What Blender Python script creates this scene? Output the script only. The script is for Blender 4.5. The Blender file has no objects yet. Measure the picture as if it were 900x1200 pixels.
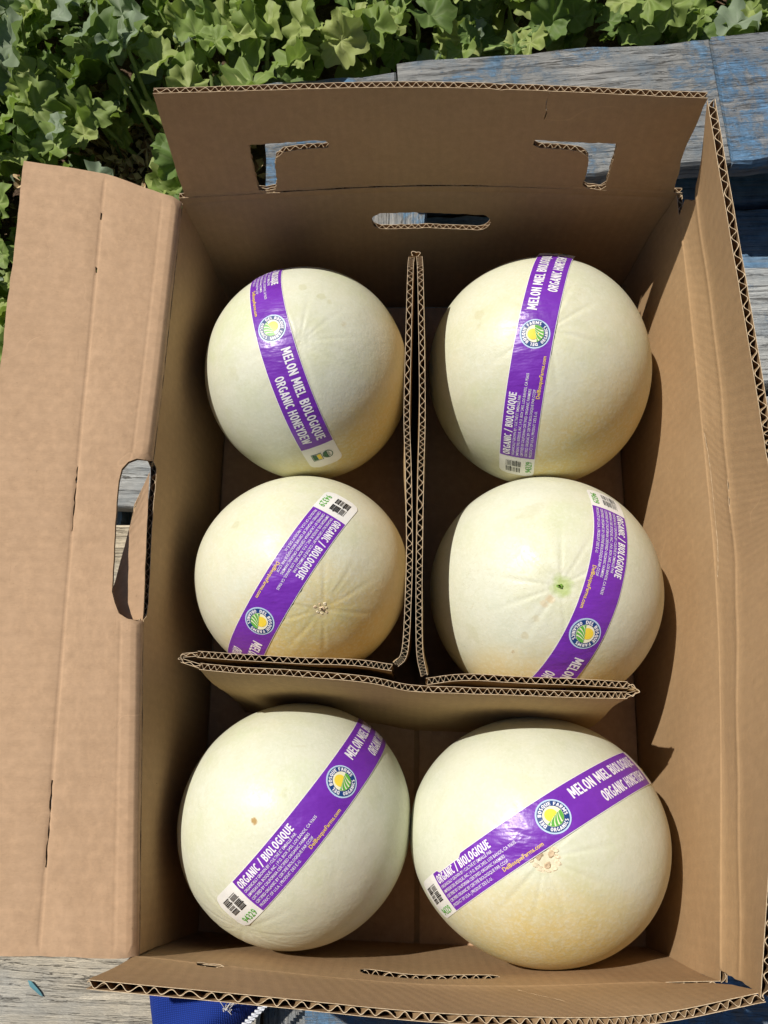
import bpy, bmesh, math, random
import numpy as np
from mathutils import Vector, Matrix
from mathutils.geometry import delaunay_2d_cdt

R = math.radians
rnd = random.Random(7)
scene = bpy.context.scene
col = scene.collection

# ------------------------------------------------------------------ camera
cam_d = bpy.data.cameras.new('camera')
cam = bpy.data.objects.new('camera', cam_d)
col.objects.link(cam)
cam_d.sensor_fit = 'VERTICAL'
cam_d.sensor_height = 24.0
cam_d.lens = 18.0
cam_d.clip_start = 0.01
cam_d.clip_end = 500
CR = Matrix(((0.99945, 0.0, 0.03331), (0.00722, 0.97621, -0.21669), (-0.03252, 0.21681, 0.97567)))
cam.matrix_world = Matrix.Translation((0, 0, 0.72)) @ CR.to_4x4()
scene.camera = cam

# ------------------------------------------------------------------ sky, sun, exposure
SUN = Vector((-0.56, 0.50, 1.0)).normalized()
elev = math.asin(SUN.z)
azim = math.atan2(SUN.x, SUN.y)
world = bpy.data.worlds.new('World')
scene.world = world
world.use_nodes = True
wn = world.node_tree
sky = wn.nodes.new('ShaderNodeTexSky')
sky.sky_type = 'NISHITA'
sky.sun_disc = False
sky.sun_elevation = elev
sky.sun_rotation = azim
bg = wn.nodes['Background']
bg.inputs['Strength'].default_value = 0.05
wn.links.new(sky.outputs[0], bg.inputs['Color'])
sun_d = bpy.data.lights.new('sun', 'SUN')
sun_d.energy = 4.8
sun_d.angle = R(0.53)
sun_d.color = (1.0, 0.95, 0.86)
sun = bpy.data.objects.new('sun', sun_d)
col.objects.link(sun)
sun.rotation_euler = SUN.to_track_quat('Z', 'Y').to_euler()
scene.view_settings.view_transform = 'Standard'
scene.view_settings.look = 'None'
scene.view_settings.gamma = 1
scene.view_settings.exposure = 0.0
scene.view_settings.use_curve_mapping = False
scene.cycles.max_bounces = 8
scene.cycles.diffuse_bounces = 4
scene.cycles.adaptive_threshold = 0.025

# ------------------------------------------------------------------ material helpers
class NT:
    def __init__(s, name):
        s.m = bpy.data.materials.new(name)
        s.m.use_nodes = True
        s.t = s.m.node_tree
        s.b = s.t.nodes['Principled BSDF']
    def n(s, typ, **kw):
        nd = s.t.nodes.new(typ)
        for k, v in kw.items():
            setattr(nd, k, v)
        return nd
    def l(s, a, b):
        s.t.links.new(a, b)
    def val(s, sock, v):
        if isinstance(v, bpy.types.NodeSocket):
            s.l(v, sock)
        else:
            sock.default_value = v
    def math(s, op, a, b=0.0, c=0.0, clamp=False):
        nd = s.n('ShaderNodeMath', operation=op, use_clamp=clamp)
        s.val(nd.inputs[0], a); s.val(nd.inputs[1], b); s.val(nd.inputs[2], c)
        return nd.outputs[0]
    def noise(s, vec, scale, detail=4.0, rough=0.55, dist=0.0):
        nd = s.n('ShaderNodeTexNoise')
        if vec is not None: s.l(vec, nd.inputs['Vector'])
        nd.inputs['Scale'].default_value = scale
        nd.inputs['Detail'].default_value = detail
        nd.inputs['Roughness'].default_value = rough
        nd.inputs['Distortion'].default_value = dist
        return nd.outputs['Fac']
    def ramp(s, fac, stops, interp='LINEAR'):
        nd = s.n('ShaderNodeValToRGB')
        nd.color_ramp.interpolation = interp
        e = nd.color_ramp.elements
        while len(e) < len(stops): e.new(0.5)
        for i, (p, c) in enumerate(stops):
            e[i].position = p
            e[i].color = (*c, 1) if len(c) == 3 else c
        s.l(fac, nd.inputs[0])
        return nd.outputs[0]
    def rng(s, v, a, b, c=0.0, d=1.0):
        nd = s.n('ShaderNodeMapRange', clamp=True)
        s.l(v, nd.inputs[0])
        for i, x in enumerate((a, b, c, d)): nd.inputs[i + 1].default_value = x
        return nd.outputs[0]
    def mix(s, f, a, b, mode='MIX'):
        nd = s.n('ShaderNodeMix', data_type='RGBA', blend_type=mode)
        s.val(nd.inputs[0], f)
        for sk, v in ((nd.inputs[6], a), (nd.inputs[7], b)):
            if isinstance(v, bpy.types.NodeSocket): s.l(v, sk)
            else: sk.default_value = (*v, 1)
        return nd.outputs[2]
    def mapping(s, vec, scale=(1, 1, 1), rot=(0, 0, 0), loc=(0, 0, 0)):
        nd = s.n('ShaderNodeMapping')
        s.l(vec, nd.inputs[0])
        nd.inputs['Scale'].default_value = scale
        nd.inputs['Rotation'].default_value = rot
        nd.inputs['Location'].default_value = loc
        return nd.outputs[0]
    def coord(s, which='Object'):
        return s.n('ShaderNodeTexCoord').outputs[which]
    def bump(s, h, strength=0.3, dist=0.001, prev=None):
        nd = s.n('ShaderNodeBump')
        s.l(h, nd.inputs['Height'])
        nd.inputs['Strength'].default_value = strength
        nd.inputs['Distance'].default_value = dist
        if prev is not None: s.l(prev, nd.inputs['Normal'])
        return nd.outputs[0]
    def out(s, color=None, rough=None, normal=None, spec=None):
        if color is not None:
            if isinstance(color, bpy.types.NodeSocket): s.l(color, s.b.inputs['Base Color'])
            else: s.b.inputs['Base Color'].default_value = (*color, 1)
        if rough is not None: s.val(s.b.inputs['Roughness'], rough)
        if normal is not None: s.l(normal, s.b.inputs['Normal'])
        if spec is not None: s.val(s.b.inputs['Specular IOR Level'], spec)
        return s.m

def kraft(name, base, seed, k=1.0):
    """kraft liner: mottled pulp, fibres, faint washboard of the flutes; UV is in metres"""
    t = NT(name)
    uv = t.mapping(t.coord('UV'), loc=(seed * 1.7, seed * 0.9, 0))
    big = t.noise(uv, 9, 3)
    mott = t.noise(uv, 130, 5, 0.65)
    fib = t.noise(t.mapping(uv, scale=(1.0, 0.28, 1)), 900, 3, 0.7)
    flecks = t.noise(uv, 420, 2, 0.5)
    c1 = tuple(x * (1 - 0.08 * k) for x in base)
    c2 = tuple(min(1, x * (1 + 0.14 * k)) for x in base)
    cloud = t.noise(uv, 48, 4, 0.7)
    c = t.ramp(mott, ((0.28, c1), (0.5, base), (0.74, c2)))
    c = t.mix(t.rng(fib, 0.35, 0.75, 0.0, 0.30), c, tuple(min(1, x * 1.35) for x in base))
    c = t.mix(t.rng(cloud, 0.40, 0.68, 0.0, 0.26 * k), c, tuple(x * f for x, f in zip(base, (1.22, 1.25, 1.30))))
    c = t.mix(t.rng(big, 0.35, 0.7, 0.0, 0.14), c, tuple(x * f for x, f in zip(base, (0.78, 0.74, 0.68))))
    c = t.mix(t.rng(flecks, 0.70, 0.78, 0.0, 0.35), c, (0.20, 0.12, 0.06))
    wv = t.n('ShaderNodeTexWave', wave_type='BANDS', bands_direction='X')
    t.l(uv, wv.inputs['Vector'])
    wv.inputs['Scale'].default_value = 42.0
    wv.inputs['Distortion'].default_value = 0.6
    c = t.mix(t.math('MULTIPLY', t.rng(wv.outputs['Fac'], 0.2, 0.8), 0.07 if k < 1.2 else 0.035), c, tuple(x * 0.72 for x in base))
    cre = t.noise(t.mapping(uv, rot=(0, 0, 0.5)), 7, 2, 0.5, 1.2)
    cl = t.rng(t.math('ABSOLUTE', t.math('SUBTRACT', cre, 0.5)), 0.0, 0.0035, 1, 0)
    cl = t.math('MULTIPLY', cl, t.rng(t.noise(uv, 15, 2), 0.50, 0.62))
    c = t.mix(t.math('MULTIPLY', cl, 0.30), c, tuple(min(1, x * 1.5) for x in base))
    scf = t.rng(t.noise(t.mapping(uv, scale=(1, 6, 1), rot=(0, 0, 1.1)), 30, 5, 0.75), 0.62, 0.72, 0, 0.28)
    c = t.mix(scf, c, tuple(x * f for x, f in zip(base, (0.62, 0.58, 0.52))))
    hh = t.math('ADD', t.math('MULTIPLY', t.math('SUBTRACT', wv.outputs['Fac'], cl), 0.30), t.math('ADD', t.math('MULTIPLY', fib, 0.35), t.math('MULTIPLY', mott, 0.5)))
    return t.out(c, 0.88, t.bump(hh, 0.35, 0.0006), 0.22)

M_kraft = kraft('kraft_inside', (0.405, 0.262, 0.138), 1)
M_kraft2 = kraft('kraft_flap', (0.455, 0.298, 0.182), 4, 1.5)
M_kraft3 = kraft('kraft_divider', (0.43, 0.295, 0.145), 8)

def flute_mat():
    t = NT('kraft_fluting')
    n = t.noise(t.coord('Object'), 300, 3)
    c = t.ramp(n, ((0.3, (0.26, 0.165, 0.085)), (0.7, (0.36, 0.24, 0.13))))
    return t.out(c, 0.9, None, 0.2)
M_flute = flute_mat()
def cut_mat():
    t = NT('kraft_cut_edge')
    n = t.noise(t.coord('Object'), 700, 3)
    return t.out(t.ramp(n, ((0.3, (0.46, 0.33, 0.20)), (0.7, (0.72, 0.57, 0.39)))), 0.95, None, 0.1)
M_cut = cut_mat()

# ------------------------------------------------------------------ object helpers
def tag(o, label=None, cat=None, group=None, kind=None):
    if label: o['label'] = label
    if cat: o['category'] = cat
    if group: o['group'] = group
    if kind: o['kind'] = kind
    return o

def empty(name, loc=(0, 0, 0)):
    o = bpy.data.objects.new(name, None)
    col.objects.link(o)
    o.location = loc
    o.empty_display_size = 0.02
    return o

def mesh_obj(name, V, F, mats, parent=None, smooth=False, uv=None, mi=None, loc=None):
    me = bpy.data.meshes.new(name)
    V = np.asarray(V, dtype=float)
    me.from_pydata(V.tolist(), [], [tuple(int(i) for i in f) for f in F])
    for m in (mats if isinstance(mats, (list, tuple)) else [mats]):
        me.materials.append(m)
    if mi is not None:
        me.polygons.foreach_set('material_index', np.asarray(mi, dtype=np.int32))
    if uv is not None:
        uvl = me.uv_layers.new(name='UVMap')
        li = np.zeros(len(me.loops), dtype=np.int32)
        me.loops.foreach_get('vertex_index', li)
        uvl.data.foreach_set('uv', np.asarray(uv, dtype=float)[li].ravel())
    if smooth:
        me.polygons.foreach_set('use_smooth', np.ones(len(me.polygons), dtype=bool))
    me.update()
    o = bpy.data.objects.new(name, me)
    col.objects.link(o)
    if parent is not None: o.parent = parent
    if loc is not None: o.location = loc
    return o

def inpoly(p, poly):
    x, y = p
    c = False
    j = len(poly) - 1
    for i in range(len(poly)):
        xi, yi = poly[i]; xj, yj = poly[j]
        if (yi > y) != (yj > y) and x < (xj - xi) * (y - yi) / (yj - yi) + xi:
            c = not c
        j = i
    return c

def dens(poly, step):
    out = []
    for i in range(len(poly)):
        a = Vector(poly[i]); b = Vector(poly[(i + 1) % len(poly)])
        n = max(1, int((b - a).length / step))
        for k in range(n):
            out.append(tuple(a.lerp(b, k / n)))
    return out

def catmull(pts, t):
    n = len(pts) - 1
    if n == 0: return pts[0]
    x = min(max(t, 0.0), 1.0) * n
    i = min(int(x), n - 1)
    f = x - i
    if n == 1: return pts[0] * (1 - f) + pts[1] * f
    p1, p2 = pts[i], pts[i + 1]
    p0 = pts[i - 1] if i > 0 else p1 * 2 - p2
    p3 = pts[i + 2] if i + 2 <= n else p2 * 2 - p1
    return 0.5 * ((2 * p1) + (p2 - p0) * f + (2 * p0 - 5 * p1 + 4 * p2 - p3) * f * f + (3 * p1 - p0 - 3 * p2 + p3) * f ** 3)

def surf(rows, knots=None):
    """rows: list of polylines (bottom to top) -> P(u, v) on 0..1, u along a row; knots = v of each row (straight runs between)"""
    rows = [[Vector(p) for p in r] for r in rows]
    def P(u, v):
        if knots:
            i = 0
            while i < len(knots) - 2 and v > knots[i + 1]: i += 1
            f = (v - knots[i]) / (knots[i + 1] - knots[i])
            return catmull(rows[i], u) * (1 - f) + catmull(rows[i + 1], u) * f
        a = [catmull(r, u) for r in rows]
        return catmull(a, v)
    return P

def board(name, parent, P, W, V, mat, t=0.0045, pitch=0.0075, outline=None, holes=(), scores=(), flip=1,
          grid=0.02, wob=0.0006, seed=0, ragged=0.0005, fluting=True, vseg=6):
    """a corrugated sheet: two paper liners (closed shells) with a fluted sheet between as a sub-part"""
    r = random.Random(seed * 31 + 5)
    outline = outline or [(0, 0), (W, 0), (W, V), (0, V)]
    out = [(x + r.uniform(-ragged, ragged), y + r.uniform(-ragged, ragged)) for x, y in dens(outline, 0.008)]
    hol = [[(x + r.uniform(-ragged, ragged), y + r.uniform(-ragged, ragged)) for x, y in dens(h, 0.0035)] for h in holes]
    pts = list(out); edges = [(i, (i + 1) % len(out)) for i in range(len(out))]
    for h in hol:
        b = len(pts); pts += h
        edges += [(b + i, b + (i + 1) % len(h)) for i in range(len(h))]
    def ok(p, m=0.002):
        if not inpoly(p, out): return False
        for h in hol:
            if inpoly(p, h): return False
        for q in pts[:nb]:
            if abs(q[0] - p[0]) < m and abs(q[1] - p[1]) < m: return False
        return True
    nb = len(pts)
    extra = []
    nx, ny = max(2, int(W / grid)), max(2, int(V / grid))
    for i in range(1, nx):
        for j in range(1, ny):
            extra.append((W * i / nx + r.uniform(-.002, .002), V * j / ny + r.uniform(-.002, .002)))
    for sc in scores:
        n = int(W / 0.008)
        for d in (-0.0026, -0.0013, 0, 0.0013, 0.0026):
            last = None
            for i in range(1, n):
                x = W * i / n
                p = (x, sc[0] + d)
                if ok(p, 0.0009):
                    pts.append(p)
                    if last == i - 1: edges.append((len(pts) - 2, len(pts) - 1))
                    last = i
    bands = [sc[0] for sc in scores]
    pts += [p for p in extra if ok(p, 0.0012) and all(abs(p[1] - b) > 0.005 for b in bands)]
    res = delaunay_2d_cdt([Vector(p) for p in pts], edges, [], 0, 1e-6)
    v2, faces = res[0], res[2]
    tri = []
    for f in faces:
        cx = sum(v2[i].x for i in f) / len(f); cy = sum(v2[i].y for i in f) / len(f)
        if inpoly((cx, cy), out) and not any(inpoly((cx, cy), h) for h in hol):
            tri.append(tuple(f))
    ph = [r.uniform(0, 6) for _ in range(6)]
    def frame(x, y):
        e = 0.002
        p = P(x / W, y / V)
        du = P((x + e) / W, y / V) - P((x - e) / W, y / V)
        dv = P(x / W, (y + e) / V) - P(x / W, (y - e) / V)
        n = du.cross(dv).normalized() * flip
        w = wob * max(0, min(1, y / .03, (V - y) / .03)) * (math.sin(x * 31 + ph[0] + y * 17) + 0.7 * math.sin(y * 47 + ph[1] - x * 13) + 0.5 * math.sin(x * 83 + ph[2]))
        for sc in scores:
            w += sc[1] * math.exp(-((y - sc[0]) / 0.0013) ** 2)
        return p + n * w, n
    fr = [frame(v.x, v.y) for v in v2]
    lt = 0.0003
    h = t / 2
    VV, FF, UV = [], [], []
    n0 = len(v2)
    for o in (h, h - lt, -h + lt, -h):
        for (p, n), v in zip(fr, v2):
            VV.append(p + n * o); UV.append((v.x, v.y))
    def ori(f, up):
        a, b, c = f
        nn = (VV[b] - VV[a]).cross(VV[c] - VV[a])
        s = nn.dot(fr[a][1]) > 0
        return f if s == up else (a, c, b)
    base = [ori(f, True) for f in tri]
    for k, up in ((0, True), (1, False), (2, True), (3, False)):
        for a, b, c in base:
            f = (a, b, c) if up else (a, c, b)
            FF.append(tuple(i + k * n0 for i in f))
    cnt = {}
    for a, b, c in base:
        for e in ((a, b), (b, c), (c, a)):
            cnt[tuple(sorted(e))] = cnt.get(tuple(sorted(e)), 0) + 1
    nside = len(FF)
    for a, b, c in base:
        for e in ((a, b), (b, c), (c, a)):
            if cnt[tuple(sorted(e))] == 1:
                for k in (0, 2):
                    q = len(VV)
                    for i in (e[0] + k * n0, e[0] + (k + 1) * n0, e[1] + (k + 1) * n0, e[1] + k * n0):
                        VV.append(VV[i]); UV.append(UV[i])
                    FF.append((q, q + 1, q + 2, q + 3))
    mi = [0] * nside + [1] * (len(FF) - nside)
    o = mesh_obj(name, VV, FF, [mat, M_cut], parent, uv=UV, mi=mi)
    sm = np.zeros(len(FF), dtype=bool); sm[:nside] = True
    o.data.polygons.foreach_set('use_smooth', sm)
    if not fluting: return o
    # fluted medium: a thick wavy sheet, its cut ends pale
    mt = 0.00021
    amp = h - lt - mt - 0.00002
    FV, FQ, FM = [], [], []
    nf = 10
    n = int(W / pitch * nf)
    lines = [out] + hol
    def wave(x):
        a_ = amp * (0.86 + 0.14 * math.sin(x * 143 + seed * 2) * math.sin(x * 57 + seed))
        return a_ * math.cos(2 * math.pi * (x / pitch) + 1.1 * math.sin(x * 61 + seed) + 0.5 * math.sin(x * 210 + seed) + 0.35 * math.sin(x * 437))
    for i in range(n):
        xa, xb = W * i / n, W * (i + 1) / n
        xm = (xa + xb) / 2
        ys = []
        for L in lines:
            for k in range(len(L)):
                (x0, y0), (x1, y1) = L[k], L[(k + 1) % len(L)]
                if (x0 > xm) != (x1 > xm):
                    ys.append(y0 + (y1 - y0) * (xm - x0) / (x1 - x0))
        ys.sort()
        for k in range(0, len(ys) - 1, 2):
            y0, y1 = ys[k] + 0.0001, ys[k + 1] - 0.0001
            if y1 - y0 < 0.001: continue
            m = max(1, int(vseg * (y1 - y0) / V + 0.5))
            b = len(FV)
            wa, wb = wave(xa), wave(xb)
            yl = [y0 + (y1 - y0) * q / m for q in range(m + 1)]
            for sc in scores:
                yl += [sc[0] + d for d in (-.0034, -.0017, 0, .0017, .0034) if y0 < sc[0] + d < y1]
            yl = sorted(set(yl)); m = len(yl) - 1
            for y in yl:
                cr = 1.0
                for sc in scores: cr = min(cr, 1 - .85 * math.exp(-((y - sc[0]) / .0026) ** 2))
                for x, w in ((xa, wa * cr), (xb, wb * cr)):
                    p, nn = frame(x, y)
                    FV.append(p + nn * (w + mt)); FV.append(p + nn * (w - mt))
            for q in range(m):
                c = b + 4 * q
                FQ.append((c, c + 2, c + 6, c + 4)); FQ.append((c + 1, c + 5, c + 7, c + 3)); FM += [0, 0]
            FQ.append((b, b + 1, b + 3, b + 2)); c = b + 4 * m
            FQ.append((c, c + 2, c + 3, c + 1)); FM += [1, 1]
    if FQ:
        mesh_obj('fluting', FV, FQ, [M_flute, M_cut], o, smooth=False, mi=FM)
    return o

def rrect(x0, y0, x1, y1, rad, n=6):
    out = []
    for cx, cy, a0 in ((x1 - rad, y0 + rad, -90), (x1 - rad, y1 - rad, 0), (x0 + rad, y1 - rad, 90), (x0 + rad, y0 + rad, 180)):
        for k in range(n + 1):
            a = R(a0 + 90 * k / n)
            out.append((cx + rad * math.cos(a), cy + rad * math.sin(a)))
    return out

# ------------------------------------------------------------------ the ground
def soil_mat():
    t = NT('field_soil')
    c = t.coord('Object')
    n = t.noise(c, 14, 6, 0.65)
    f = t.noise(c, 120, 4, 0.6)
    k = t.ramp(n, ((0.3, (0.05, 0.032, 0.022)), (0.55, (0.13, 0.085, 0.055)), (0.75, (0.22, 0.155, 0.105))))
    k = t.mix(t.rng(f, 0.4, 0.8, 0, 0.5), k, (0.27, 0.20, 0.14))
    return t.out(k, 0.95, t.bump(t.math('ADD', n, t.math('MULTIPLY', f, 0.4)), 0.8, 0.03), 0.1)
M_soil = soil_mat()
GZ = -0.135
N = 140
gx = np.sign(np.linspace(-1, 1, N)) * np.abs(np.linspace(-1, 1, N)) ** 3 * 60
gx = np.where(np.abs(np.linspace(-1, 1, N)) < 0.3, gx, gx)
lin = np.linspace(-1, 1, N)
ax_ = lin * 1.4 + np.sign(lin) * np.maximum(0, np.abs(lin) - 0.8) ** 2 * 1500
XX, YY = np.meshgrid(ax_, ax_ + 0.4)
rs = np.random.RandomState(3)
ZZ = GZ + 0.012 * np.sin(XX * 11 + 1) * np.sin(YY * 9) + rs.uniform(-.006, .006, XX.shape)
gf = [(j * N + i, j * N + i + 1, (j + 1) * N + i + 1, (j + 1) * N + i) for j in range(N - 1) for i in range(N - 1)]
g = mesh_obj('ground', np.c_[XX.ravel(), YY.ravel(), ZZ.ravel()], gf, M_soil, smooth=True)
tag(g, 'brown field soil under the vines and the pallet', None, None, 'structure')

# ------------------------------------------------------------------ the pallet
def wood_mat(name, paint, seed, bare=(0.42, 0.37, 0.30), blue=(0.075, 0.185, 0.33), wash=0.0):
    """weathered grey timber; paint = how much chipped blue paint is left (0..1). UV in metres, u along the grain"""
    t = NT(name)
    uv = t.mapping(t.coord('UV'), loc=(seed * 3.1, seed * 1.3, 0))
    gr = t.noise(t.mapping(uv, scale=(1, 14, 1)), 16, 6, 0.6, 0.4)
    fine = t.noise(t.mapping(uv, scale=(1, 30, 1)), 45, 4, 0.7)
    saw = t.noise(t.mapping(uv, scale=(22, 1, 1)), 14, 3, 0.6)
    patch = t.noise(uv, 16, 6, 0.72, 0.5)
    c = t.ramp(gr, ((0.25, tuple(x * 0.55 for x in bare)), (0.5, bare), (0.72, tuple(min(1, x * 1.5) for x in bare))))
    c = t.mix(t.rng(fine, 0.5, 0.8, 0, 0.45), c, tuple(x * 0.45 for x in bare))
    c = t.mix(t.rng(saw, 0.55, 0.8, 0, 0.30), c, tuple(min(1, x * 1.4) for x in bare))
    grey = t.noise(uv, 7, 4, 0.6)
    c = t.mix(t.rng(grey, 0.4, 0.65, 0, 0.5), c, tuple(sum(bare) / 3 * f for f in (.82, .90, .95)))
    crk = t.noise(t.mapping(uv, scale=(1, 26, 1)), 5, 5, 0.65, 0.8)
    ck = t.rng(t.math('ABSOLUTE', t.math('SUBTRACT', crk, 0.46)), 0.0, 0.012, 1, 0)
    c = t.mix(t.math('MULTIPLY', ck, 0.75), c, (0.06, 0.045, 0.03))
    c = t.mix(t.rng(t.noise(uv, 24, 5, 0.7), 0.5, 0.72, 0, wash), c, (0.16, 0.22, 0.28))
    pm = t.math('ADD', t.math('MULTIPLY', patch, 0.75), t.math('MULTIPLY', fine, 0.25))
    m = t.rng(pm, 0.66 - paint * 0.42, 0.72 - paint * 0.42, 0, 1)
    bl = t.mix(t.rng(t.noise(uv, 60, 4, 0.7), 0.35, 0.7), blue, tuple(min(1, x * 1.6 + 0.05) for x in blue))
    c = t.mix(t.math('MULTIPLY', m, t.rng(gr, 0.30, 0.62, 0.45, 0.92)), c, bl)
    h = t.math('ADD', t.math('MULTIPLY', gr, 0.6), t.math('MULTIPLY', fine, 0.6))
    return t.out(c, 0.85, t.bump(t.math('SUBTRACT', t.math('ADD', h, t.math('MULTIPLY', m, 0.15)), t.math('MULTIPLY', ck, 0.6)), 0.8, 0.0045), 0.25)
M_wood = [wood_mat('timber_bare', 0.06, 1, (0.58, 0.50, 0.37)), wood_mat('timber_part_painted', 0.31, 2, (0.315, 0.31, 0.295), blue=(0.080, 0.190, 0.320), wash=.85),
          wood_mat('timber_blue', 0.43, 3, (0.265, 0.27, 0.275), blue=(0.070, 0.190, 0.345), wash=.8), wood_mat('timber_full_blue', 0.9, 5),
          wood_mat('timber_white', 0.16, 7, (0.46, 0.455, 0.43), wash=.45)]

def plank(parent, a, b, width, thick, ztop, mat, seed, name='board', rag=0.002):
    """a = centre of one end, b = centre of the other (x, y); jagged sawn edges, uneven top"""
    r = random.Random(seed)
    a = Vector((*a, 0)); b = Vector((*b, 0))
    L = (b - a).length
    d = (b - a) / L
    s = Vector((-d.y, d.x, 0))
    n = max(10, int(L / 0.018))
    prof = [(-.5, -1), (-.5, -.12), (-.485, 0), (-.2, 0), (.1, 0), (.485, 0), (.5, -.12), (.5, -1)]
    V, F, UV = [], [], []
    w1 = w2 = 0
    for i in range(n + 1):
        w1 = w1 * .8 + r.uniform(-rag, rag); w2 = w2 * .8 + r.uniform(-rag, rag)
        for k, (x, z) in enumerate(prof):
            e = w1 if x < -.4 else (w2 if x > .4 else 0)
            xx = x * width + e
            zz = z * thick + (r.uniform(-.0006, .0006) if z > -.5 else 0)
            en = r.uniform(-rag, rag) if i in (0, n) else 0
            p = a + d * (L * i / n + en) + s * xx
            V.append((p.x, p.y, ztop + zz)); UV.append((L * i / n, xx + z * thick))
    m = len(prof)
    for i in range(n):
        for k in range(m):
            k2 = (k + 1) % m
            F.append((i * m + k, i * m + k2, (i + 1) * m + k2, (i + 1) * m + k)[::-1])
    F.append(tuple(range(m))); F.append(tuple(range(n * m, n * m + m))[::-1])
    return mesh_obj(name, V, F, mat, parent, uv=UV)

pal = empty('pallet', (0, 0, GZ))
tag(pal, 'weathered wooden pallet with chipped blue paint under the cardboard box', 'pallet')
_mi = Matrix.Translation((0, 0, -GZ))
class PalletSpace:
    pass
def pplank(a, b, w, t, z, m, seed, name='board', rag=0.002):
    o = plank(pal, a, b, w, t, z - GZ, m, seed, name, rag)
    return o
PZ = -0.002
# far row: three pieces end to end, slightly skewed
pplank((-0.158, 0.582), (-0.0125, 0.591), 0.140, 0.022, PZ - 0.006, M_wood[2], 11)
pplank((-0.0075, 0.592), (0.334, 0.6155), 0.156, 0.024, PZ, M_wood[1], 12)
pplank((0.3365, 0.6170), (0.80, 0.649), 0.158, 0.024, PZ + 0.0015, M_wood[2], 13)
# rows under the box
pplank((-0.17, 0.345), (0.80, 0.362), 0.122, 0.022, PZ, M_wood[4], 14)
pplank((-0.365, 0.219), (0.80, 0.219), 0.113, 0.022, PZ, M_wood[4], 15)
pplank((-0.37, 0.080), (0.80, 0.080), 0.138, 0.022, PZ, M_wood[0], 16)
pplank((-0.372, -0.065), (0.80, -0.065), 0.135, 0.022, PZ, M_wood[4], 17)
pplank((-0.60, -0.225), (-0.128, -0.232), 0.165, 0.022, PZ, M_wood[0], 18)
pplank((-0.088, -0.236), (0.80, -0.240), 0.15, 0.022, PZ - 0.006, M_wood[2], 19)
pplank((-0.60, -0.41), (0.80, -0.41), 0.14, 0.022, PZ, M_wood[4], 20)
# stringers across, under the rows, and the lower deck
for i, (x, w, m) in enumerate(((-0.062, 0.14, 3), (0.56, 0.10, 2), (-0.33, 0.06, 3))):
    y1 = 0.665 if i != 2 else 0.27
    pplank((x, -0.47), (x + 0.01, y1), w, 0.06, PZ - 0.030, M_wood[1 if i == 0 else m], 30 + i, 'stringer')
for i, y in enumerate((0.60, 0.50, 0.30, 0.05, -0.25)):
    pplank((-0.15 if y > .28 else -.36, y), (0.80, y + 0.01), 0.085, 0.018, PZ - 0.100, M_wood[3], 40 + i, 'lower_board')

# ------------------------------------------------------------------ the cardboard box
box = empty('cardboard_box', (0, 0, 0))
tag(box, 'open brown corrugated cardboard carton holding six honeydew melons', 'box')
zf, zr = 0.0, 0.175
# floor: base and two flaps that meet under the melons
board('floor_panel', box, surf([[(-.183, -.214, .0012), (.203, -.220, .0012)], [(-.183, .372, .0012), (.205, .372, .0012)]]),
      .386, .588, M_kraft, t=.0018, fluting=False, seed=1, wob=0, grid=.05)
board('floor_flap', box, surf([[(-.181, -.212, .0042), (.004, -.216, .0042)], [(-.181, .37, .0042), (.004, .37, .0042)]]),
      .185, .584, M_kraft2, t=.003, fluting=False, seed=2, wob=.0002, grid=.04)
board('floor_flap', box, surf([[(.0085, -.217, .0042), (.200, -.219, .0042)], [(.0085, .37, .0042), (.203, .37, .0042)]]),
      .19, .584, M_kraft2, t=.003, fluting=False, seed=3, wob=.0002, grid=.04)
# left wall, cut by the hand hole at the fold
LC = [(-.1790, -.1755), (-.1880, -.0370), (-.1955, .1020), (-.1910, .2400), (-.1865, .3790)]
Pleft = surf([[(-.184, -.211, zf), (-.185, -.066, zf), (-.186, .079, zf), (-.185, .224, zf), (-.183, .369, zf)], [(x, y, .171) for x, y in LC]])
board('left_wall', box, Pleft, .565, .171, M_kraft, pitch=.0078, flip=1, seed=4, wob=.0010,
      outline=[(0, 0), (.565, 0), (.565, .1708), (0.3428, .1708), (0.3403, .1655), (0.3328, .1630), (0.2358, .1615), (0.2263, .1650), (0.2218, .1708), (0, .1708)])
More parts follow.
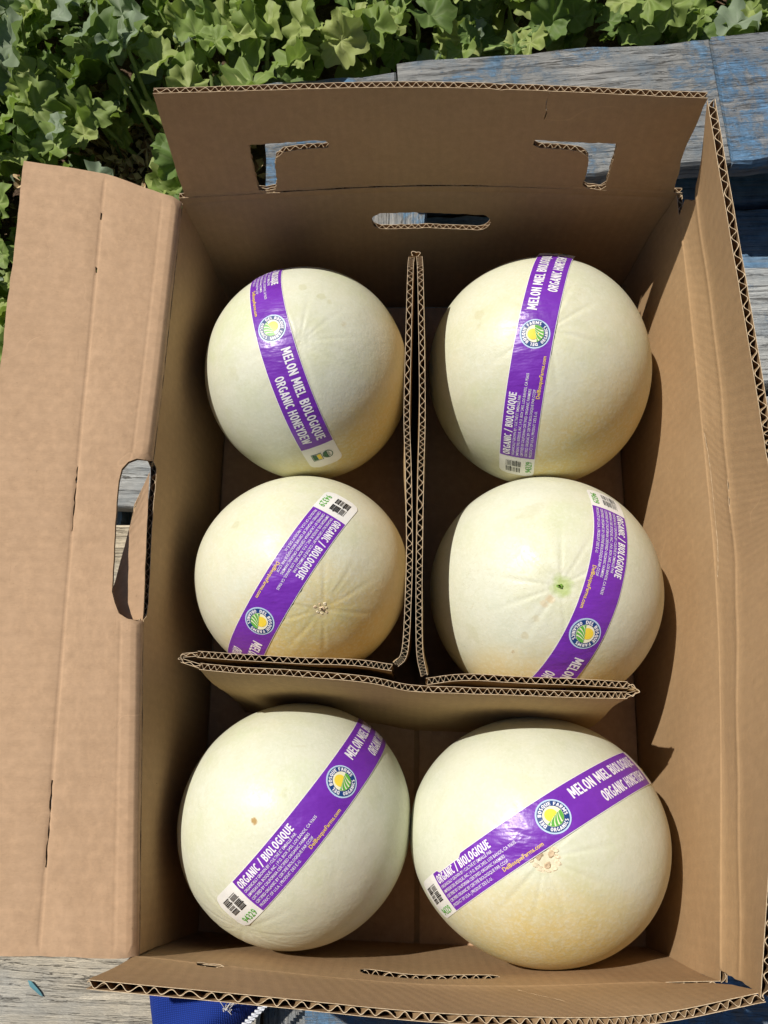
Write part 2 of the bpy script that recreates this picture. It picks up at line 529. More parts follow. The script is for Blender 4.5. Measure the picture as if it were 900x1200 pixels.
# left flap folded out flat, in the sun
def fold_rows(dx, z):
    return [(x - dx, y + dx * (.03 if i == 0 else .15 if i == 4 else 0), z) for i, (x, y) in enumerate(LC)]
PLF = surf([fold_rows(0, .1712), fold_rows(.0004, .1738), fold_rows(.0020, .1762), fold_rows(.0046, .1774), fold_rows(.0090, .1782),
            [(-.2365, -.1715, .187), (-.2395, -.037, .186), (-.2425, .102, .185), (-.2425, .240, .186), (-.2425, .3940, .187)],
            [(-.2980, -.170, .1975), (-.3020, -.037, .195), (-.3030, .102, .194), (-.3030, .240, .196), (-.3035, .3985, .198)]], [0, .021, .045, .068, .104, .54, 1.0])
FV_ = .128
board('left_flap', box, PLF, .565, FV_, M_kraft2, pitch=.0078, flip=-1, seed=5, wob=.0004, vseg=14, grid=.016,
      holes=[[(.055, .0686), (.083, .0683), (.112, .0687), (.112, .0695), (.083, .0692), (.055, .0694)], [(.285, .0686), (.31, .0684), (.335, .0687), (.335, .0696), (.31, .0693), (.285, .0694)], [(.528, .0684), (.533, .0684), (.533, .0696), (.528, .0696)], [(.487, .0684), (.491, .0684), (.491, .0696), (.487, .0696)]],
      scores=((.0008, 0), (.0032, 0), (.0062, 0), (.0112, 0), (.0165, .0004), (.069, .0009)),
      outline=[(0, 0.0002), (0.2218, .0002), (0.2225, 0.011), (0.2263, 0.0180), (0.2333, 0.0228), (0.2418, 0.0252), (0.3238, 0.0272), (0.3333, 0.0250), (0.3393, .0195), (0.3423, 0.012),
               (0.3428, .0002), (.565, .0002), (.565, FV_), (0, FV_)])
# tab of the hand hole, pushed out below the flap
board('hand_hole_tab', box, surf([[(-.1925, .040, .1660), (-.1965, .154, .1660)], [(-.2200, .040, .1690), (-.2040, .128, .1695)]]),
      .094, .024, M_kraft2, flip=-1, seed=6, t=.003)
# back wall and back flap
Pback = surf([[(-.1865, .373, zf), (.012, .376, zf), (.2075, .373, zf)], [(-.1868, .383, zr), (.013, .3905, zr), (.2155, .3815, zr)]])
board('back_wall', box, Pback, .388, .1748, M_kraft, seed=7, flip=1, pitch=.0062, wob=.0009,
      holes=[rrect(.150, .1235, .2480, .1435, .0098)], scores=((.168, -.0008),))
PBF = surf([[(-.1812, .3830, zr + .0004), (.013, .3912, zr + .0004), (.2085, .3808, zr + .0004)], [(-.1755, .3945, .2745), (.0108, .3950, .2750), (.2000, .3830, .2745)]])
Lsl = [(.060, .003), (.066, .0015), (.0735, .003), (.0765, .012), (.0765, .030), (.079, .040), (.086, .0455), (.098, .0470), (.1195, .0475), (.1205, .052), (.119, .0555), (.060, .0555)]
Rsl = [(.2745, .0555), (.274, .050), (.2785, .0470), (.300, .0465), (.311, .0445), (.317, .037), (.318, .022), (.3165, .006), (.321, .0015), (.331, .001), (.3345, .006), (.3350, .0555)]
board('back_flap', box, PBF, .388, .107, M_kraft, seed=8, pitch=.0066, wob=.0007, holes=[Lsl, Rsl, [(.2790, .1055), (.2782, .094), (.2796, .086), (.2786, .078), (.2790, .078), (.2801, .086), (.2787, .094), (.2795, .1055)]], scores=((.003, -.0005),), t=.0048,
      outline=[(0, .0004), (.388, .0004), (.3835, .05), (.3860, .107), (.25, .1072), (.247, .1062), (.240, .1075), (0, .107)])
# right wall, strip between the scores, and right flap standing up
Pright = surf([[(.2005, -.2185, zf), (.206, .08, zf), (.204, .371, zf)], [(.1985, -.184, zr), (.2155, .03, zr), (.2165, .20, zr), (.2130, .378, zr)]])
board('right_wall', box, Pright, .575, .174, M_kraft, seed=9, flip=-1, pitch=.0078, wob=.0010)
PRS = surf([[(.1985, -.1835, zr + .0004), (.2155, .03, zr + .0004), (.2165, .20, zr + .0004), (.2130, .377, zr + .0004)],
            [(.1975, -.1740, .2100), (.2145, .03, .2110), (.2180, .17, .2110), (.2145, .370, .2110)],
            [(.1815, -.1560, .2780), (.2135, .048, .2780), (.2115, .15, .2790), (.1985, .377, .2785)]])
board('right_flap', box, PRS, .565, .106, M_kraft, seed=10, flip=-1, pitch=.0076, wob=.0006, scores=((.0030, .0010), (.053, .0011)), t=.0050,
      holes=[[(.300, .0526), (.318, .0525), (.334, .0527), (.334, .0535), (.318, .0533), (.300, .0534)], [(.236, .0065), (.243, .0100), (.262, .0125), (.30, .0132), (.335, .0120), (.352, .0085), (.357, .0060), (.3578, .0070), (.3545, .0098), (.338, .0128), (.30, .0138), (.260, .0131), (.241, .0106), (.2345, .0078)]],
      outline=[(0.006, .0004), (.545, .0004), (.556, .020), (.548, .047), (.556, .054), (.565, .106), (.14, .106), (.125, .1035), (.105, .1045), (.09, .106), (0, .106), (.003, .05)])
# front wall and front flap, leaning in
Pfront = surf([[(-.1868, -.2125, zf), (.010, -.2190, zf), (.201, -.2185, zf)], [(-.1835, -.1775, zr), (.011, -.1905, zr), (.1965, -.1850, zr)]])
board('front_wall', box, Pfront, .388, .178, M_kraft, seed=11, flip=-1, pitch=.0085, wob=.0009,
      holes=[rrect(.149, .140, .245, .157, .008)])
PFF = surf([[(-.1785, -.1770, zr + .0004), (.011, -.1900, zr + .0004), (.1965, -.1845, zr + .0004)],
            [(-.1730, -.1590, .2690), (-.081, -.1650, .2690), (.009, -.1715, .2680), (.088, -.1725, .2680), (.131, -.1690, .2690), (.1840, -.1580, .2700)]])
board('front_flap', box, PFF, .388, .096, M_kraft, seed=12, flip=-1, pitch=.0081, wob=.0006, t=.0045, scores=((.003, .0007),),
      holes=[[(.041, .004), (.050, .001), (.060, .0045), (.058, .012), (.050, .0135), (.043, .010)], [(.246, .015), (.2485, .035), (.2545, .055), (.2550, .055), (.2492, .035), (.2466, .015)]],
      outline=[(0, .0004), (.345, .0004), (.358, .012), (.374, .014), (.388, .03), (.388, .096), (.292, .096), (.286, .094), (.278, .0955), (0, .096)])

# ------------------------------------------------------------------ the divider: one strip folded into a hollow T
div = empty('cardboard_divider', (0, 0, 0.006))
tag(div, 'folded corrugated cardboard T-shaped divider standing between the melons in the box', 'divider')
ZT = 0.179
KT = 0.966
def strip_path(pts, n):
    pts = [Vector(p) for p in pts]
    return [catmull(pts, i / (n - 1)) for i in range(n)]
def divider_piece(name, top, bot, H, seed, pitch=.0054, t=.0046):
    top = [Vector((x, y, z)) for x, y, z in top]
    bot = [Vector((x, y, z)) for x, y, z in bot]
    W = sum((top[i + 1] - top[i]).length for i in range(len(top) - 1))
    mid = [a.lerp(b, .5) for a, b in zip(bot, top)]
    board(name, div, surf([bot, mid, top]), W, H, M_kraft3, t=t, pitch=pitch, seed=seed, flip=1, wob=.0011, grid=.012, ragged=.0008)
zb = 0.002
# long double web: left ply, folded round at the far end, right ply back
lp = [(-.010, .0125), (-.0035, .022), (-.0010, .06), (.0000, .10), (-.0010, .16), (-.0022, .20), (-.0010, .26), (.0005, .32), (.0015, .335)]
rp = [(.0078, .335), (.0086, .32), (.0094, .26), (.0098, .20), (.0086, .16), (.0074, .10), (.0068, .06), (.0072, .022), (.0105, .0045)]
H = ZT - zb
divider_piece('web_ply', [(x * KT, y * KT, ZT) for x, y in lp] , [(x + .001, y + .004, zb) for x, y in lp], H, 21)
divider_piece('web_ply', [(x * KT, y * KT, ZT + .001) for x, y in rp], [(x + .001, y + .004, zb) for x, y in rp], H, 22)
fold = [(.0015, .3355), (.0018, .3385), (.0048, .3400), (.0076, .3385), (.0078, .3355)]
divider_piece('fold', [(x * KT, y * KT, ZT) for x, y in fold], [(x + .001, y + .004, zb) for x, y in fold], H, 23, t=.003)
# cross wall: back plies left and right, front ply leaning towards the viewer
bl = [(-.1535, .0190), (-.12, .0170), (-.08, .0150), (-.04, .0140), (-.0125, .0105)]
br = [(.0120, .0010), (.04, .0042), (.08, .0025), (.12, .0012), (.1535, -.0005)]
fl = [(-.1510, .0105), (-.12, .0078), (-.08, .0060), (-.03, .0020), (.0, -.0035), (.04, -.0050), (.08, -.0060), (.12, -.0072), (.1525, -.0075)]
divider_piece('cross_ply', [(x * KT, y * KT, ZT) for x, y in bl], [(x, y - .010, zb) for x, y in bl], H, 24)
divider_piece('cross_ply', [(x * KT, y * KT, ZT) for x, y in br], [(x, y - .014, zb) for x, y in br], H, 25)
divider_piece('cross_ply', [(x * KT, y * KT, ZT + .001) for x, y in fl], [(x * .985, y - .036, zb) for x, y in fl], H, 26)
fL = [(-.1535, .0190), (-.161, .0190), (-.1665, .0165), (-.162, .0135), (-.1510, .0105)]
fR = [(.1535, -.0005), (.1585, -.0015), (.1605, -.0045), (.1580, -.0070), (.1525, -.0075)]
divider_piece('fold', [(x * KT, y * KT, ZT + .0005) for x, y in fL], [(x * .985, y - .022, zb) for x, y in fL], H, 27, t=.003)
divider_piece('fold', [(x * KT, y * KT, ZT + .0005) for x, y in fR], [(x * .985, y - .026, zb) for x, y in fR], H, 28, t=.003)
for o in div.children: o.location.z = -0.006

# ------------------------------------------------------------------ the melons
def unit(v):
    v = np.asarray(v, float)
    return v / np.linalg.norm(v)

def rind_mat(name, pole, spot, spots, seed, tint, halo=None):
    t = NT(name)
    c = t.coord('Object')
    nrm = t.n('ShaderNodeVectorMath', operation='NORMALIZE')
    t.l(c, nrm.inputs[0])
    d = nrm.outputs[0]
    def dot(v):
        n = t.n('ShaderNodeVectorMath', operation='DOT_PRODUCT')
        t.l(d, n.inputs[0]); n.inputs[1].default_value = tuple(float(x) for x in v)
        return n.outputs['Value']
    m = t.mapping(c, loc=(seed, seed * .7, 0))
    n1 = t.noise(m, 14, 4, 0.6)
    n2 = t.noise(m, 70, 5, 0.6)
    n3 = t.noise(m, 420, 3, 0.6)
    base = t.ramp(n1, ((0.3, tint), (0.55, tuple(x * y for x, y in zip(tint, (1.05, 1.02, 0.98)))), (0.75, tuple(x * y for x, y in zip(tint, (1.0, 1.03, 0.86))))))
    yel = t.rng(t.math('ADD', dot(spot), t.math('MULTIPLY', n1, 0.30)), 0.72, 1.05, 0, 1)
    col_ = t.mix(t.math('MULTIPLY', yel, 0.9), base, (0.66, 0.52, 0.19))
    # fine green/cream speckle
    col_ = t.mix(t.rng(n2, 0.42, 0.75, 0, 0.30), col_, (0.50, 0.54, 0.37))
    col_ = t.mix(t.rng(n3, 0.46, 0.66, 0, 0.45), col_, (0.71, 0.72, 0.60))
    bl_ = t.noise(m, 26, 5, 0.7)
    col_ = t.mix(t.rng(bl_, 0.50, 0.72, 0, 0.30), col_, (0.52, 0.55, 0.29))
    col_ = t.mix(t.rng(bl_, 0.50, 0.28, 0, 0.25), col_, (0.74, 0.74, 0.64))
    net = t.noise(m, 55, 3, 0.6, 1.5)
    nl = t.math('MULTIPLY', t.rng(t.math('ABSOLUTE', t.math('SUBTRACT', net, 0.5)), 0.0, 0.012, 1, 0), t.rng(t.noise(m, 9, 2), 0.50, 0.66))
    col_ = t.mix(t.math('MULTIPLY', nl, 0.28), col_, (0.52, 0.46, 0.27))
    scr = t.noise(t.mapping(m, scale=(1, 9, 2), rot=(0.6, 0.3, 0.9)), 22, 4, 0.7)
    col_ = t.mix(t.rng(scr, 0.66, 0.74, 0, 0.30), col_, (0.50, 0.44, 0.25))
    pores = t.n('ShaderNodeTexVoronoi'); t.l(m, pores.inputs['Vector']); pores.inputs['Scale'].default_value = 260
    col_ = t.mix(t.rng(pores.outputs['Distance'], 0.06, 0.15, 0.22, 0.0), col_, (0.42, 0.40, 0.22))
    # radial tan streaks by the pole
    pd = dot(pole)
    near = t.rng(pd, 0.93, 1.0, 0, 1)
    col_ = t.mix(t.math('MULTIPLY', t.math('MULTIPLY', near, t.rng(n2, 0.4, 0.7)), 0.35), col_, (0.52, 0.50, 0.22))
    if halo:
        col_ = t.mix(t.rng(t.math('ADD', pd, t.math('MULTIPLY', t.math('SUBTRACT', n2, 0.5), halo[1] * 2.2)), 1 - halo[1], 1 - halo[1] * 0.35, 0, halo[2]), col_, halo[0])
    # scuffs and sugar scars
    for sv, cosr, sc_c, k in spots:
        mk = t.rng(t.math('ADD', dot(sv), t.math('MULTIPLY', t.math('SUBTRACT', n2, 0.5), (1 - cosr) * 7)), cosr, 1 - (1 - cosr) * 0.25, 0, k)
        col_ = t.mix(mk, col_, sc_c)
    rg = t.ramp(n2, ((0.3, (0.34,) * 3), (0.7, (0.52,) * 3)))
    hh = t.math('ADD', t.math('ADD', t.math('MULTIPLY', n1, 2.0), t.math('MULTIPLY', nl, 0.12)), t.math('ADD', t.math('MULTIPLY', n2, 0.55), t.math('MULTIPLY', n3, 0.30)))
    b3 = t.bump(hh, 0.32, 0.0016)
    return t.out(col_, rg, b3, 0.38)

def flat(name, c, rough=0.4, spec=0.4, var=0.06):
    t = NT(name)
    n = t.noise(t.coord('Object'), 90, 3)
    k = t.ramp(n, ((0.3, tuple(x * (1 - var) for x in c)), (0.7, tuple(min(1, x * (1 + var)) for x in c))))
    return t.out(k, rough, None, spec)
def film(name, c):
    t = NT(name)
    n = t.noise(t.coord('Object'), 60, 4, 0.6)
    k = t.ramp(n, ((0.3, tuple(x * .92 for x in c)), (0.7, tuple(min(1, x * 1.08) for x in c))))
    return t.out(k, t.ramp(n, ((.3, (.26,) * 3), (.7, (.42,) * 3))), t.bump(t.math('ADD', n, t.math('MULTIPLY', t.noise(t.mapping(t.coord('Object'), scale=(1, 3, 1)), 28, 3, 0.6), 2.0)), 0.5, 0.0014), 0.5)
M_purple = film('sticker_purple', (0.165, 0.028, 0.40))
M_edge = flat('sticker_edge', (0.72, 0.62, 0.76))
M_white = flat('sticker_white', (0.80, 0.79, 0.76))
M_ink = flat('print_white', (0.82, 0.80, 0.84))
M_yel = flat('print_yellow', (0.85, 0.62, 0.10))
M_black = flat('print_black', (0.02, 0.02, 0.02))
M_green = flat('print_green', (0.12, 0.42, 0.06))
M_dgreen = flat('print_dark_green', (0.03, 0.12, 0.05))
M_navy = flat('print_navy', (0.012, 0.050, 0.20))
M_glow = flat('print_pale_blue', (0.48, 0.62, 0.78))
M_cream = flat('print_cream', (0.84, 0.82, 0.60))
M_sun = flat('print_sun', (0.88, 0.66, 0.06))
M_stem = flat('scar_green', (0.16, 0.30, 0.05), 0.8, 0.2, 0.3)
M_tan = flat('scar_tan', (0.58, 0.45, 0.30), 0.9, 0.15, 0.3)
M_dark = flat('scar_dark', (0.07, 0.05, 0.02), 0.9, 0.1, 0.3)

_txt = {}
def text_mesh(s, bold=0.0):
    key = (s, bold)
    if key in _txt: return _txt[key]
    cu = bpy.data.curves.new('lettering', 'FONT')
    cu.body = s
    cu.size = 1.0
    cu.resolution_u = 2
    cu.offset = bold
    ob = bpy.data.objects.new('lettering', cu)
    col.objects.link(ob)
    bpy.context.view_layer.update()
    dg = bpy.context.evaluated_depsgraph_get()
    me = bpy.data.meshes.new_from_object(ob.evaluated_get(dg))
    V = np.array([v.co[:2] for v in me.vertices]) if len(me.vertices) else np.zeros((0, 2))
    F = [tuple(p.vertices) for p in me.polygons]
    # face winding up
    F2 = []
    for f in F:
        a, b, c = V[f[0]], V[f[1]], V[f[2]]
        cr = (b[0] - a[0]) * (c[1] - a[1]) - (b[1] - a[1]) * (c[0] - a[0])
        F2.append(f if cr > 0 else f[::-1])
    bpy.data.objects.remove(ob); bpy.data.curves.remove(cu); bpy.data.meshes.remove(me)
    _txt[key] = (V, F2)
    return _txt[key]

def _arc(cx, cy, rx, ry, a0, a1, n=9):
    return [(cx + rx * math.cos(R(a0 + (a1 - a0) * k / n)), cy + ry * math.sin(R(a0 + (a1 - a0) * k / n))) for k in range(n + 1)]
_h = 0.085
GL = {' ': (.24, []), '/': (.36, [[(.02, -.08), (.32, 1.08)]]), 'I': (.17, [[(_h, 0), (_h, 1)]]),
      'L': (.42, [[(_h, 0), (_h, 1)], [(.17, _h), (.42, _h)]]),
      'E': (.45, [[(_h, 0), (_h, 1)], [(.17, _h), (.45, _h)], [(.17, .51), (.42, .51)], [(.17, 1 - _h), (.45, 1 - _h)]]),
      'F': (.43, [[(_h, 0), (_h, 1)], [(.17, .51), (.40, .51)], [(.17, 1 - _h), (.43, 1 - _h)]]),
      'H': (.56, [[(_h, 0), (_h, 1)], [(.56 - _h, 0), (.56 - _h, 1)], [(.17, .52), (.39, .52)]]),
      'N': (.58, [[(_h, 0), (_h, 1)], [(.58 - _h, 0), (.58 - _h, 1)], [(.10, .94), (.48, .06)]]),
      'M': (.76, [[(_h, 0), (.11, 1)], [(.76 - _h, 0), (.65, 1)], [(.15, .95), (.38, .22)], [(.61, .95), (.38, .22)]]),
      'W': (.82, [[(.06, 1), (.23, .02)], [(.76, 1), (.59, .02)], [(.24, .02), (.41, .90)], [(.58, .02), (.41, .90)]]),
      'A': (.58, [[(.06, 0), (.27, .98)], [(.52, 0), (.31, .98)], [(.17, .30), (.41, .30)]]),
      'Y': (.54, [[(.06, 1), (.26, .46)], [(.48, 1), (.28, .46)], [(.27, 0), (.27, .46)]]),
      'O': (.58, [_arc(.29, .5, .29 - _h, .5 - _h, 0, 360, 20)]),
      'Q': (.58, [_arc(.29, .5, .29 - _h, .5 - _h, 0, 360, 20), [(.33, .12), (.56, -.14)]]),
      'C': (.50, [_arc(.30, .5, .30 - _h, .5 - _h, 48, 312, 16)]),
      'G': (.56, [_arc(.30, .5, .30 - _h, .5 - _h, 48, 300, 16), [(.48, .06), (.48, .48)], [(.32, .44), (.40, .44)]]),
      'U': (.56, [[(_h, 1)] + _arc(.28, .30, .28 - _h, .30 - _h, 180, 360, 10) + [(.56 - _h, 1)]]),
      'D': (.57, [[(_h, 0), (_h, 1)], [(.17, 1 - _h), (.22, 1 - _h)] + _arc(.24, .5, .33 - _h, .5 - _h, 88, -88, 12) + [(.17, _h)]]),
      'B': (.52, [[(_h, 0), (_h, 1)], [(.17, 1 - _h)] + _arc(.25, .745, .21 - _h * .5, .17, 90, -90, 8) + [(.17, .575)], [(.17, .49)] + _arc(.27, .285, .25 - _h, .20, 90, -90, 8) + [(.17, _h)]]),
      'R': (.54, [[(_h, 0), (_h, 1)], [(.17, 1 - _h)] + _arc(.25, .705, .22 - _h * .5, .21, 90, -90, 8) + [(.17, .495)], [(.28, .45), (.48, 0)]]),
      'S': (.47, [_arc(.235, .725, .16, .19, 40, 250, 10) + _arc(.235, .275, .16, .19, 80, -140, 10)])}
def stroke(pl, hw, closed=False):
    P = [np.array(p, float) for p in pl]
    V, F = [], []
    n = len(P)
    for i in range(n):
        d0 = P[i] - P[i - 1] if i > 0 else (P[i] - P[-2] if closed else P[1] - P[0])
        d1 = P[i + 1] - P[i] if i < n - 1 else (P[1] - P[0] if closed else P[i] - P[i - 1])
        d0 = d0 / np.linalg.norm(d0); d1 = d1 / np.linalg.norm(d1)
        t = d0 + d1; t = t / np.linalg.norm(t)
        nn = np.array([-t[1], t[0]])
        k = hw / max(.6, abs(nn @ np.array([-d1[1], d1[0]])))
        V += [P[i] - nn * k, P[i] + nn * k]
    for i in range(n - 1): F.append((2 * i, 2 * i + 2, 2 * i + 3, 2 * i + 1))
    return np.array(V), F
def stroke_text(s, gap=.10, hw=.088):
    x = 0
    out = []
    for ch in s:
        w, pls = GL[ch]
        for q, pl in enumerate(pls):
            v, f = stroke(pl, hw, closed=len(pl) > 14 and abs(pl[0][0] - pl[-1][0]) < 1e-6 and abs(pl[0][1] - pl[-1][1]) < 1e-6)
            out.append((np.c_[v[:, 0] + x, v[:, 1], np.full(len(v), q * 1.5e-5)], f))
        x += w + gap
    V, F = cat(*out)
    return V, F, x - gap
def title_fit(s, x0, x1, y0, y1, hw=.088):
    V, F, w = stroke_text(s, hw=hw)
    return np.c_[x0 + V[:, 0] / w * (x1 - x0), y0 + V[:, 1] * (y1 - y0), V[:, 2]], F

def text_fit(s, x0, x1, y0, y1, bold=0.012):
    V, F = text_mesh(s, bold)
    lo, hi = V.min(0), V.max(0)
    capH = 0.73
    X = x0 + (V[:, 0] - lo[0]) / (hi[0] - lo[0]) * (x1 - x0)
    Y = y0 + V[:, 1] / capH * (y1 - y0)
    return np.c_[X, Y], F

def arc_text(s, rad, h, a_mid, spread, inward=False):
    VV, FF = [], []
    tot = sum(GL[c][0] + .16 for c in s) - .16
    x0 = 0
    for ch in s:
        w, pls = GL[ch]
        f = (x0 + w / 2) / tot - .5
        a = a_mid - f * spread if not inward else a_mid + f * spread
        for q, pl in enumerate(pls):
            v, fc = stroke(pl, .10, closed=len(pl) > 14 and abs(pl[0][0] - pl[-1][0]) < 1e-6 and abs(pl[0][1] - pl[-1][1]) < 1e-6)
            x = (v[:, 0] - w / 2) / tot * spread
            rr = rad + (v[:, 1] * h if not inward else (1 - v[:, 1]) * h)
            ang = a - x if not inward else a + x
            b = len(VV)
            VV += list(np.c_[rr * np.cos(ang), rr * np.sin(ang), np.full(len(v), q * 1.5e-5)])
            FF += [tuple(b + i for i in t) for t in fc]
        x0 += w + .16
    return np.array(VV), FF

def disc(cx, cy, r, n=40):
    V = [(cx, cy)] + [(cx + r * math.cos(2 * math.pi * k / n), cy + r * math.sin(2 * math.pi * k / n)) for k in range(n)]
    return np.array(V), [(0, 1 + k, 1 + (k + 1) % n) for k in range(n)]
def ringm(r0, r1, n=56):
    V = [(r * math.cos(2 * math.pi * k / n), r * math.sin(2 * math.pi * k / n)) for r in (r0, r1) for k in range(n)]
    return np.array(V), [(k, n + k, n + (k + 1) % n, (k + 1) % n) for k in range(n)]
def cat(*ms):
    V, F, b = [], [], 0
    for v, f in ms:
        V.append(v); F += [tuple(b + i for i in t) for t in f]; b += len(v)
    return np.concatenate(V), F
def quad(x0, y0, x1, y1):
    return np.array([(x0, y0), (x1, y0), (x1, y1), (x0, y1)]), [(0, 1, 2, 3)]
def polyfill(pts):
    pts = np.array(pts)
    c = pts.mean(0)
    n = len(pts)
    return np.r_[[c], pts], [(0, 1 + k, 1 + (k + 1) % n) for k in range(n)]

SW = 0.0142            # half width of a sticker
SP = 0.1000            # half length of the printed purple
SE = 0.1260            # half length with the white ends
def field_shapes():
    """green field with pale rows in the lower part of the emblem"""
    rin = 0.0073
    def hill(x): return -0.0012 + 0.0021 * math.sin((x + 0.001) / 0.0073 * 1.3) * 1.0 + 0.0004
    xs = np.linspace(-rin * .97, rin * .97, 24)
    V, F = [], []
    for x in xs:
        yb = -math.sqrt(max(0, (rin * .985) ** 2 - x * x))
        yt = min(hill(x), math.sqrt(max(0, (rin * .985) ** 2 - x * x)))
        yt = max(yt, yb)
        V += [(x, yb), (x, yt)]
    for i in range(len(xs) - 1):
        F.append((2 * i, 2 * i + 2, 2 * i + 3, 2 * i + 1))
    rows = []
    for k, (bx, tx) in enumerate(((-.0052, .0005), (-.0026, .0022), (.0002, .0036), (.0030, .0050))):
        m = 8
        RV, RF = [], []
        for i in range(m + 1):
            f = i / m
            y0 = -math.sqrt(max(0, (rin * .93) ** 2 - bx * bx))
            y = y0 + (hill(tx) - y0) * f
            x = bx + (tx - bx) * f ** 1.7
            w = 0.00055 * (1 - .72 * f)
            RV += [(x - w, y), (x + w, y)]
        for i in range(m):
            RF.append((2 * i, 2 * i + 1, 2 * i + 3, 2 * i + 2))
        rows.append((np.array(RV), RF))
    return (np.array(V), F), cat(*rows)

def sticker(melon, Rfun, n0, t0, torn=False, lift=0.0):
    n0 = unit(n0)
    t0 = unit(t0 - n0 * np.dot(t0, n0))
    b0 = np.cross(n0, t0)
    rm = Rfun.mean
    def mapS(P2, eps):
        P2 = np.asarray(P2, float)
        s, w = P2[:, 0] / rm, P2[:, 1] / rm
        D = (np.cos(w) * np.cos(s))[:, None] * n0 + (np.cos(w) * np.sin(s))[:, None] * t0 + np.sin(w)[:, None] * b0
        e = eps + (P2[:, 2] if P2.shape[1] > 2 else np.zeros(len(P2)))
        if lift:
            q = np.clip((P2[:, 0] - (SP - .012)) / .036, 0, 1)
            e = e + lift * q ** 1.6
        return Rfun(D, e, True)
    def lay(name, shape, eps, mat, parent):
        V, F = shape
        return mesh_obj(name, mapS(V, eps), F, mat, parent, smooth=True)
    def hw(s):      # half width with rounded ends
        e = SE - abs(s)
        r = 0.0065
        if e >= r: return SW
        return SW - r + math.sqrt(max(0, r * r - (r - e) ** 2))
    def strip(s0, s1, inset, n, rounded, top_cut=None):
        V, F = [], []
        m = 10
        for i in range(n + 1):
            s = s0 + (s1 - s0) * i / n
            h = (hw(s) if rounded else SW) - inset
            ht = h - (top_cut(s) if top_cut else 0)
            for j in range(m + 1):
                V.append((s, -h + (ht + h) * j / m))
        for i in range(n):
            for j in range(m):
                a = i * (m + 1) + j
                F.append((a, a + m + 1, a + m + 2, a + 1))
        return np.array(V), F
    cut = (lambda s: 0.0022 * max(0, min(1, (s + .094) / .002, (-.066 - s) / .003))) if torn else None
    st = lay('sticker', strip(-SE, SE, 0, 150, True, cut), 0.0004, M_white, melon)
    lay('purple_print', strip(-SP, SP, 0.00045, 130, False, cut), 0.00052, M_purple, st)
    E1 = 0.00076
    # right half: the two title lines
    lay('title_lettering', cat(title_fit('MELON MIEL BIOLOGIQUE', .0185, .0945, .0022, .0098),
                               title_fit('ORGANIC HONEYDEW', .0370, .0945, -.0098, -.0022)), E1, M_ink, st)
    # left half
    lay('organic_lettering', title_fit('ORGANIC / BIOLOGIQUE', -.0980, -.0440, .0056, .0114), E1, M_ink, st)
    sm = [('ORGANICALLY GROWN BY / CULTIVÉ ET EMBALLÉ PAR', -.0455), ('EMPRESAS DEL BOSQUE, INC. | P.O. BOX 2455, LOS BANOS, CA 93635', -.0290),
          ('CERTIFIED BY CALIFORNIA CERTIFIED ORGANIC FARMERS', -.0400), ('CERTIFIED ORGANIC BY CERTIFIÉ BIOLOGIQUE PAR CCOF', -.0400), ('PRODUCT OF U.S.A. | PRODUIT DES É.-U.', -.0560)]
    lay('small_lettering', cat(*[text_fit(s, -.0978, x1, .0023 - i * .0034, .0023 - i * .0034 + .0021, .004) for i, (s, x1) in enumerate(sm)]), E1, M_ink, st)
    lay('web_address_lettering', text_fit('DelBosqueFarms.com', -.0465, -.0155, -.0113, -.0085, .012), E1, M_yel, st)
    def lay_e(name, shape, eps, mat, par):
        V, F = shape
        V = np.array(V, float); V[:, :2] *= .90
        return lay(name, (V, F), eps, mat, par)
    # emblem
    em = lay_e('emblem', disc(0, 0, .0125), 0.00070, M_glow, st)
    lay_e('emblem_ring', ringm(.0070, .0113), 0.00085, M_navy, st)
    lay_e('emblem_sky', disc(0, 0, .0074), 0.00098, M_cream, st)
    lay_e('emblem_sun', disc(-.0008, .0014, .0046), 0.00110, M_sun, st)
    fs, rows = field_shapes()
    lay_e('emblem_field', fs, 0.00122, M_green, st)
    lay_e('emblem_rows', rows, 0.00134, M_cream, st)
    lay_e('emblem_lettering', cat(arc_text('DEL BOSQUE FARMS', .0080, .0026, R(90), R(226)), arc_text('ORGANICS', .0080, .0026, R(270), R(96), True)), 0.00100, M_ink, st)
    # barcode end
    bars = []
    rb = random.Random(5)
    for row in range(2):
        xx = -.1205 + row * .0085
        yb = .0085
        while yb > -.0035:
            w = rb.choice((.0003, .0003, .0006, .0009))
            bars.append(quad(xx, yb - w, xx + .0068 + rb.choice((0, 0, .0008)), yb))
            yb -= w + rb.choice((.0004, .0004, .0008))
    lay('barcode', cat(*bars), E1, M_black, st)
    V, F = text_fit('94329', -.0075, .0075, 0, .0052, .006)
    V = np.c_[-.1145 + (V[:, 0] + .0075) / .015 * .0150, -.0122 + V[:, 1]]
    V[:, 0] += -.0045
    lay('number_lettering', (V, F), E1, M_green, st)
    # certification end: a round seal and a square one
    cx = .1120
    seal = cat(*[((v + np.array([cx, -.0048 + .0095])), f) for v, f in (ringm(.0037, .0043),)])
    lay('round_seal', seal, E1, M_dgreen, st)
    half = polyfill([(cx + .0035 * math.cos(a), .0047 + .0035 * math.sin(a)) for a in np.linspace(R(180), R(360), 14)])
    lay('round_seal_half', half, E1, M_dgreen, st)
    V, F = text_fit('USDA', cx - .0026, cx + .0026, .0052, .0066, .01)
    lay('seal_lettering', (V, F), E1, M_dgreen, st)
    fr = cat(quad(cx - .004, -.0088, cx + .004, -.0084), quad(cx - .004, -.0006, cx + .004, -.0002), quad(cx - .004, -.0088, cx - .0036, -.0002), quad(cx + .0036, -.0088, cx + .004, -.0002))
    lay('square_seal', fr, E1, M_dgreen, st)
    lay('square_seal_sun', quad(cx - .0030, -.0040, cx + .0030, -.0010), E1, M_sun, st)
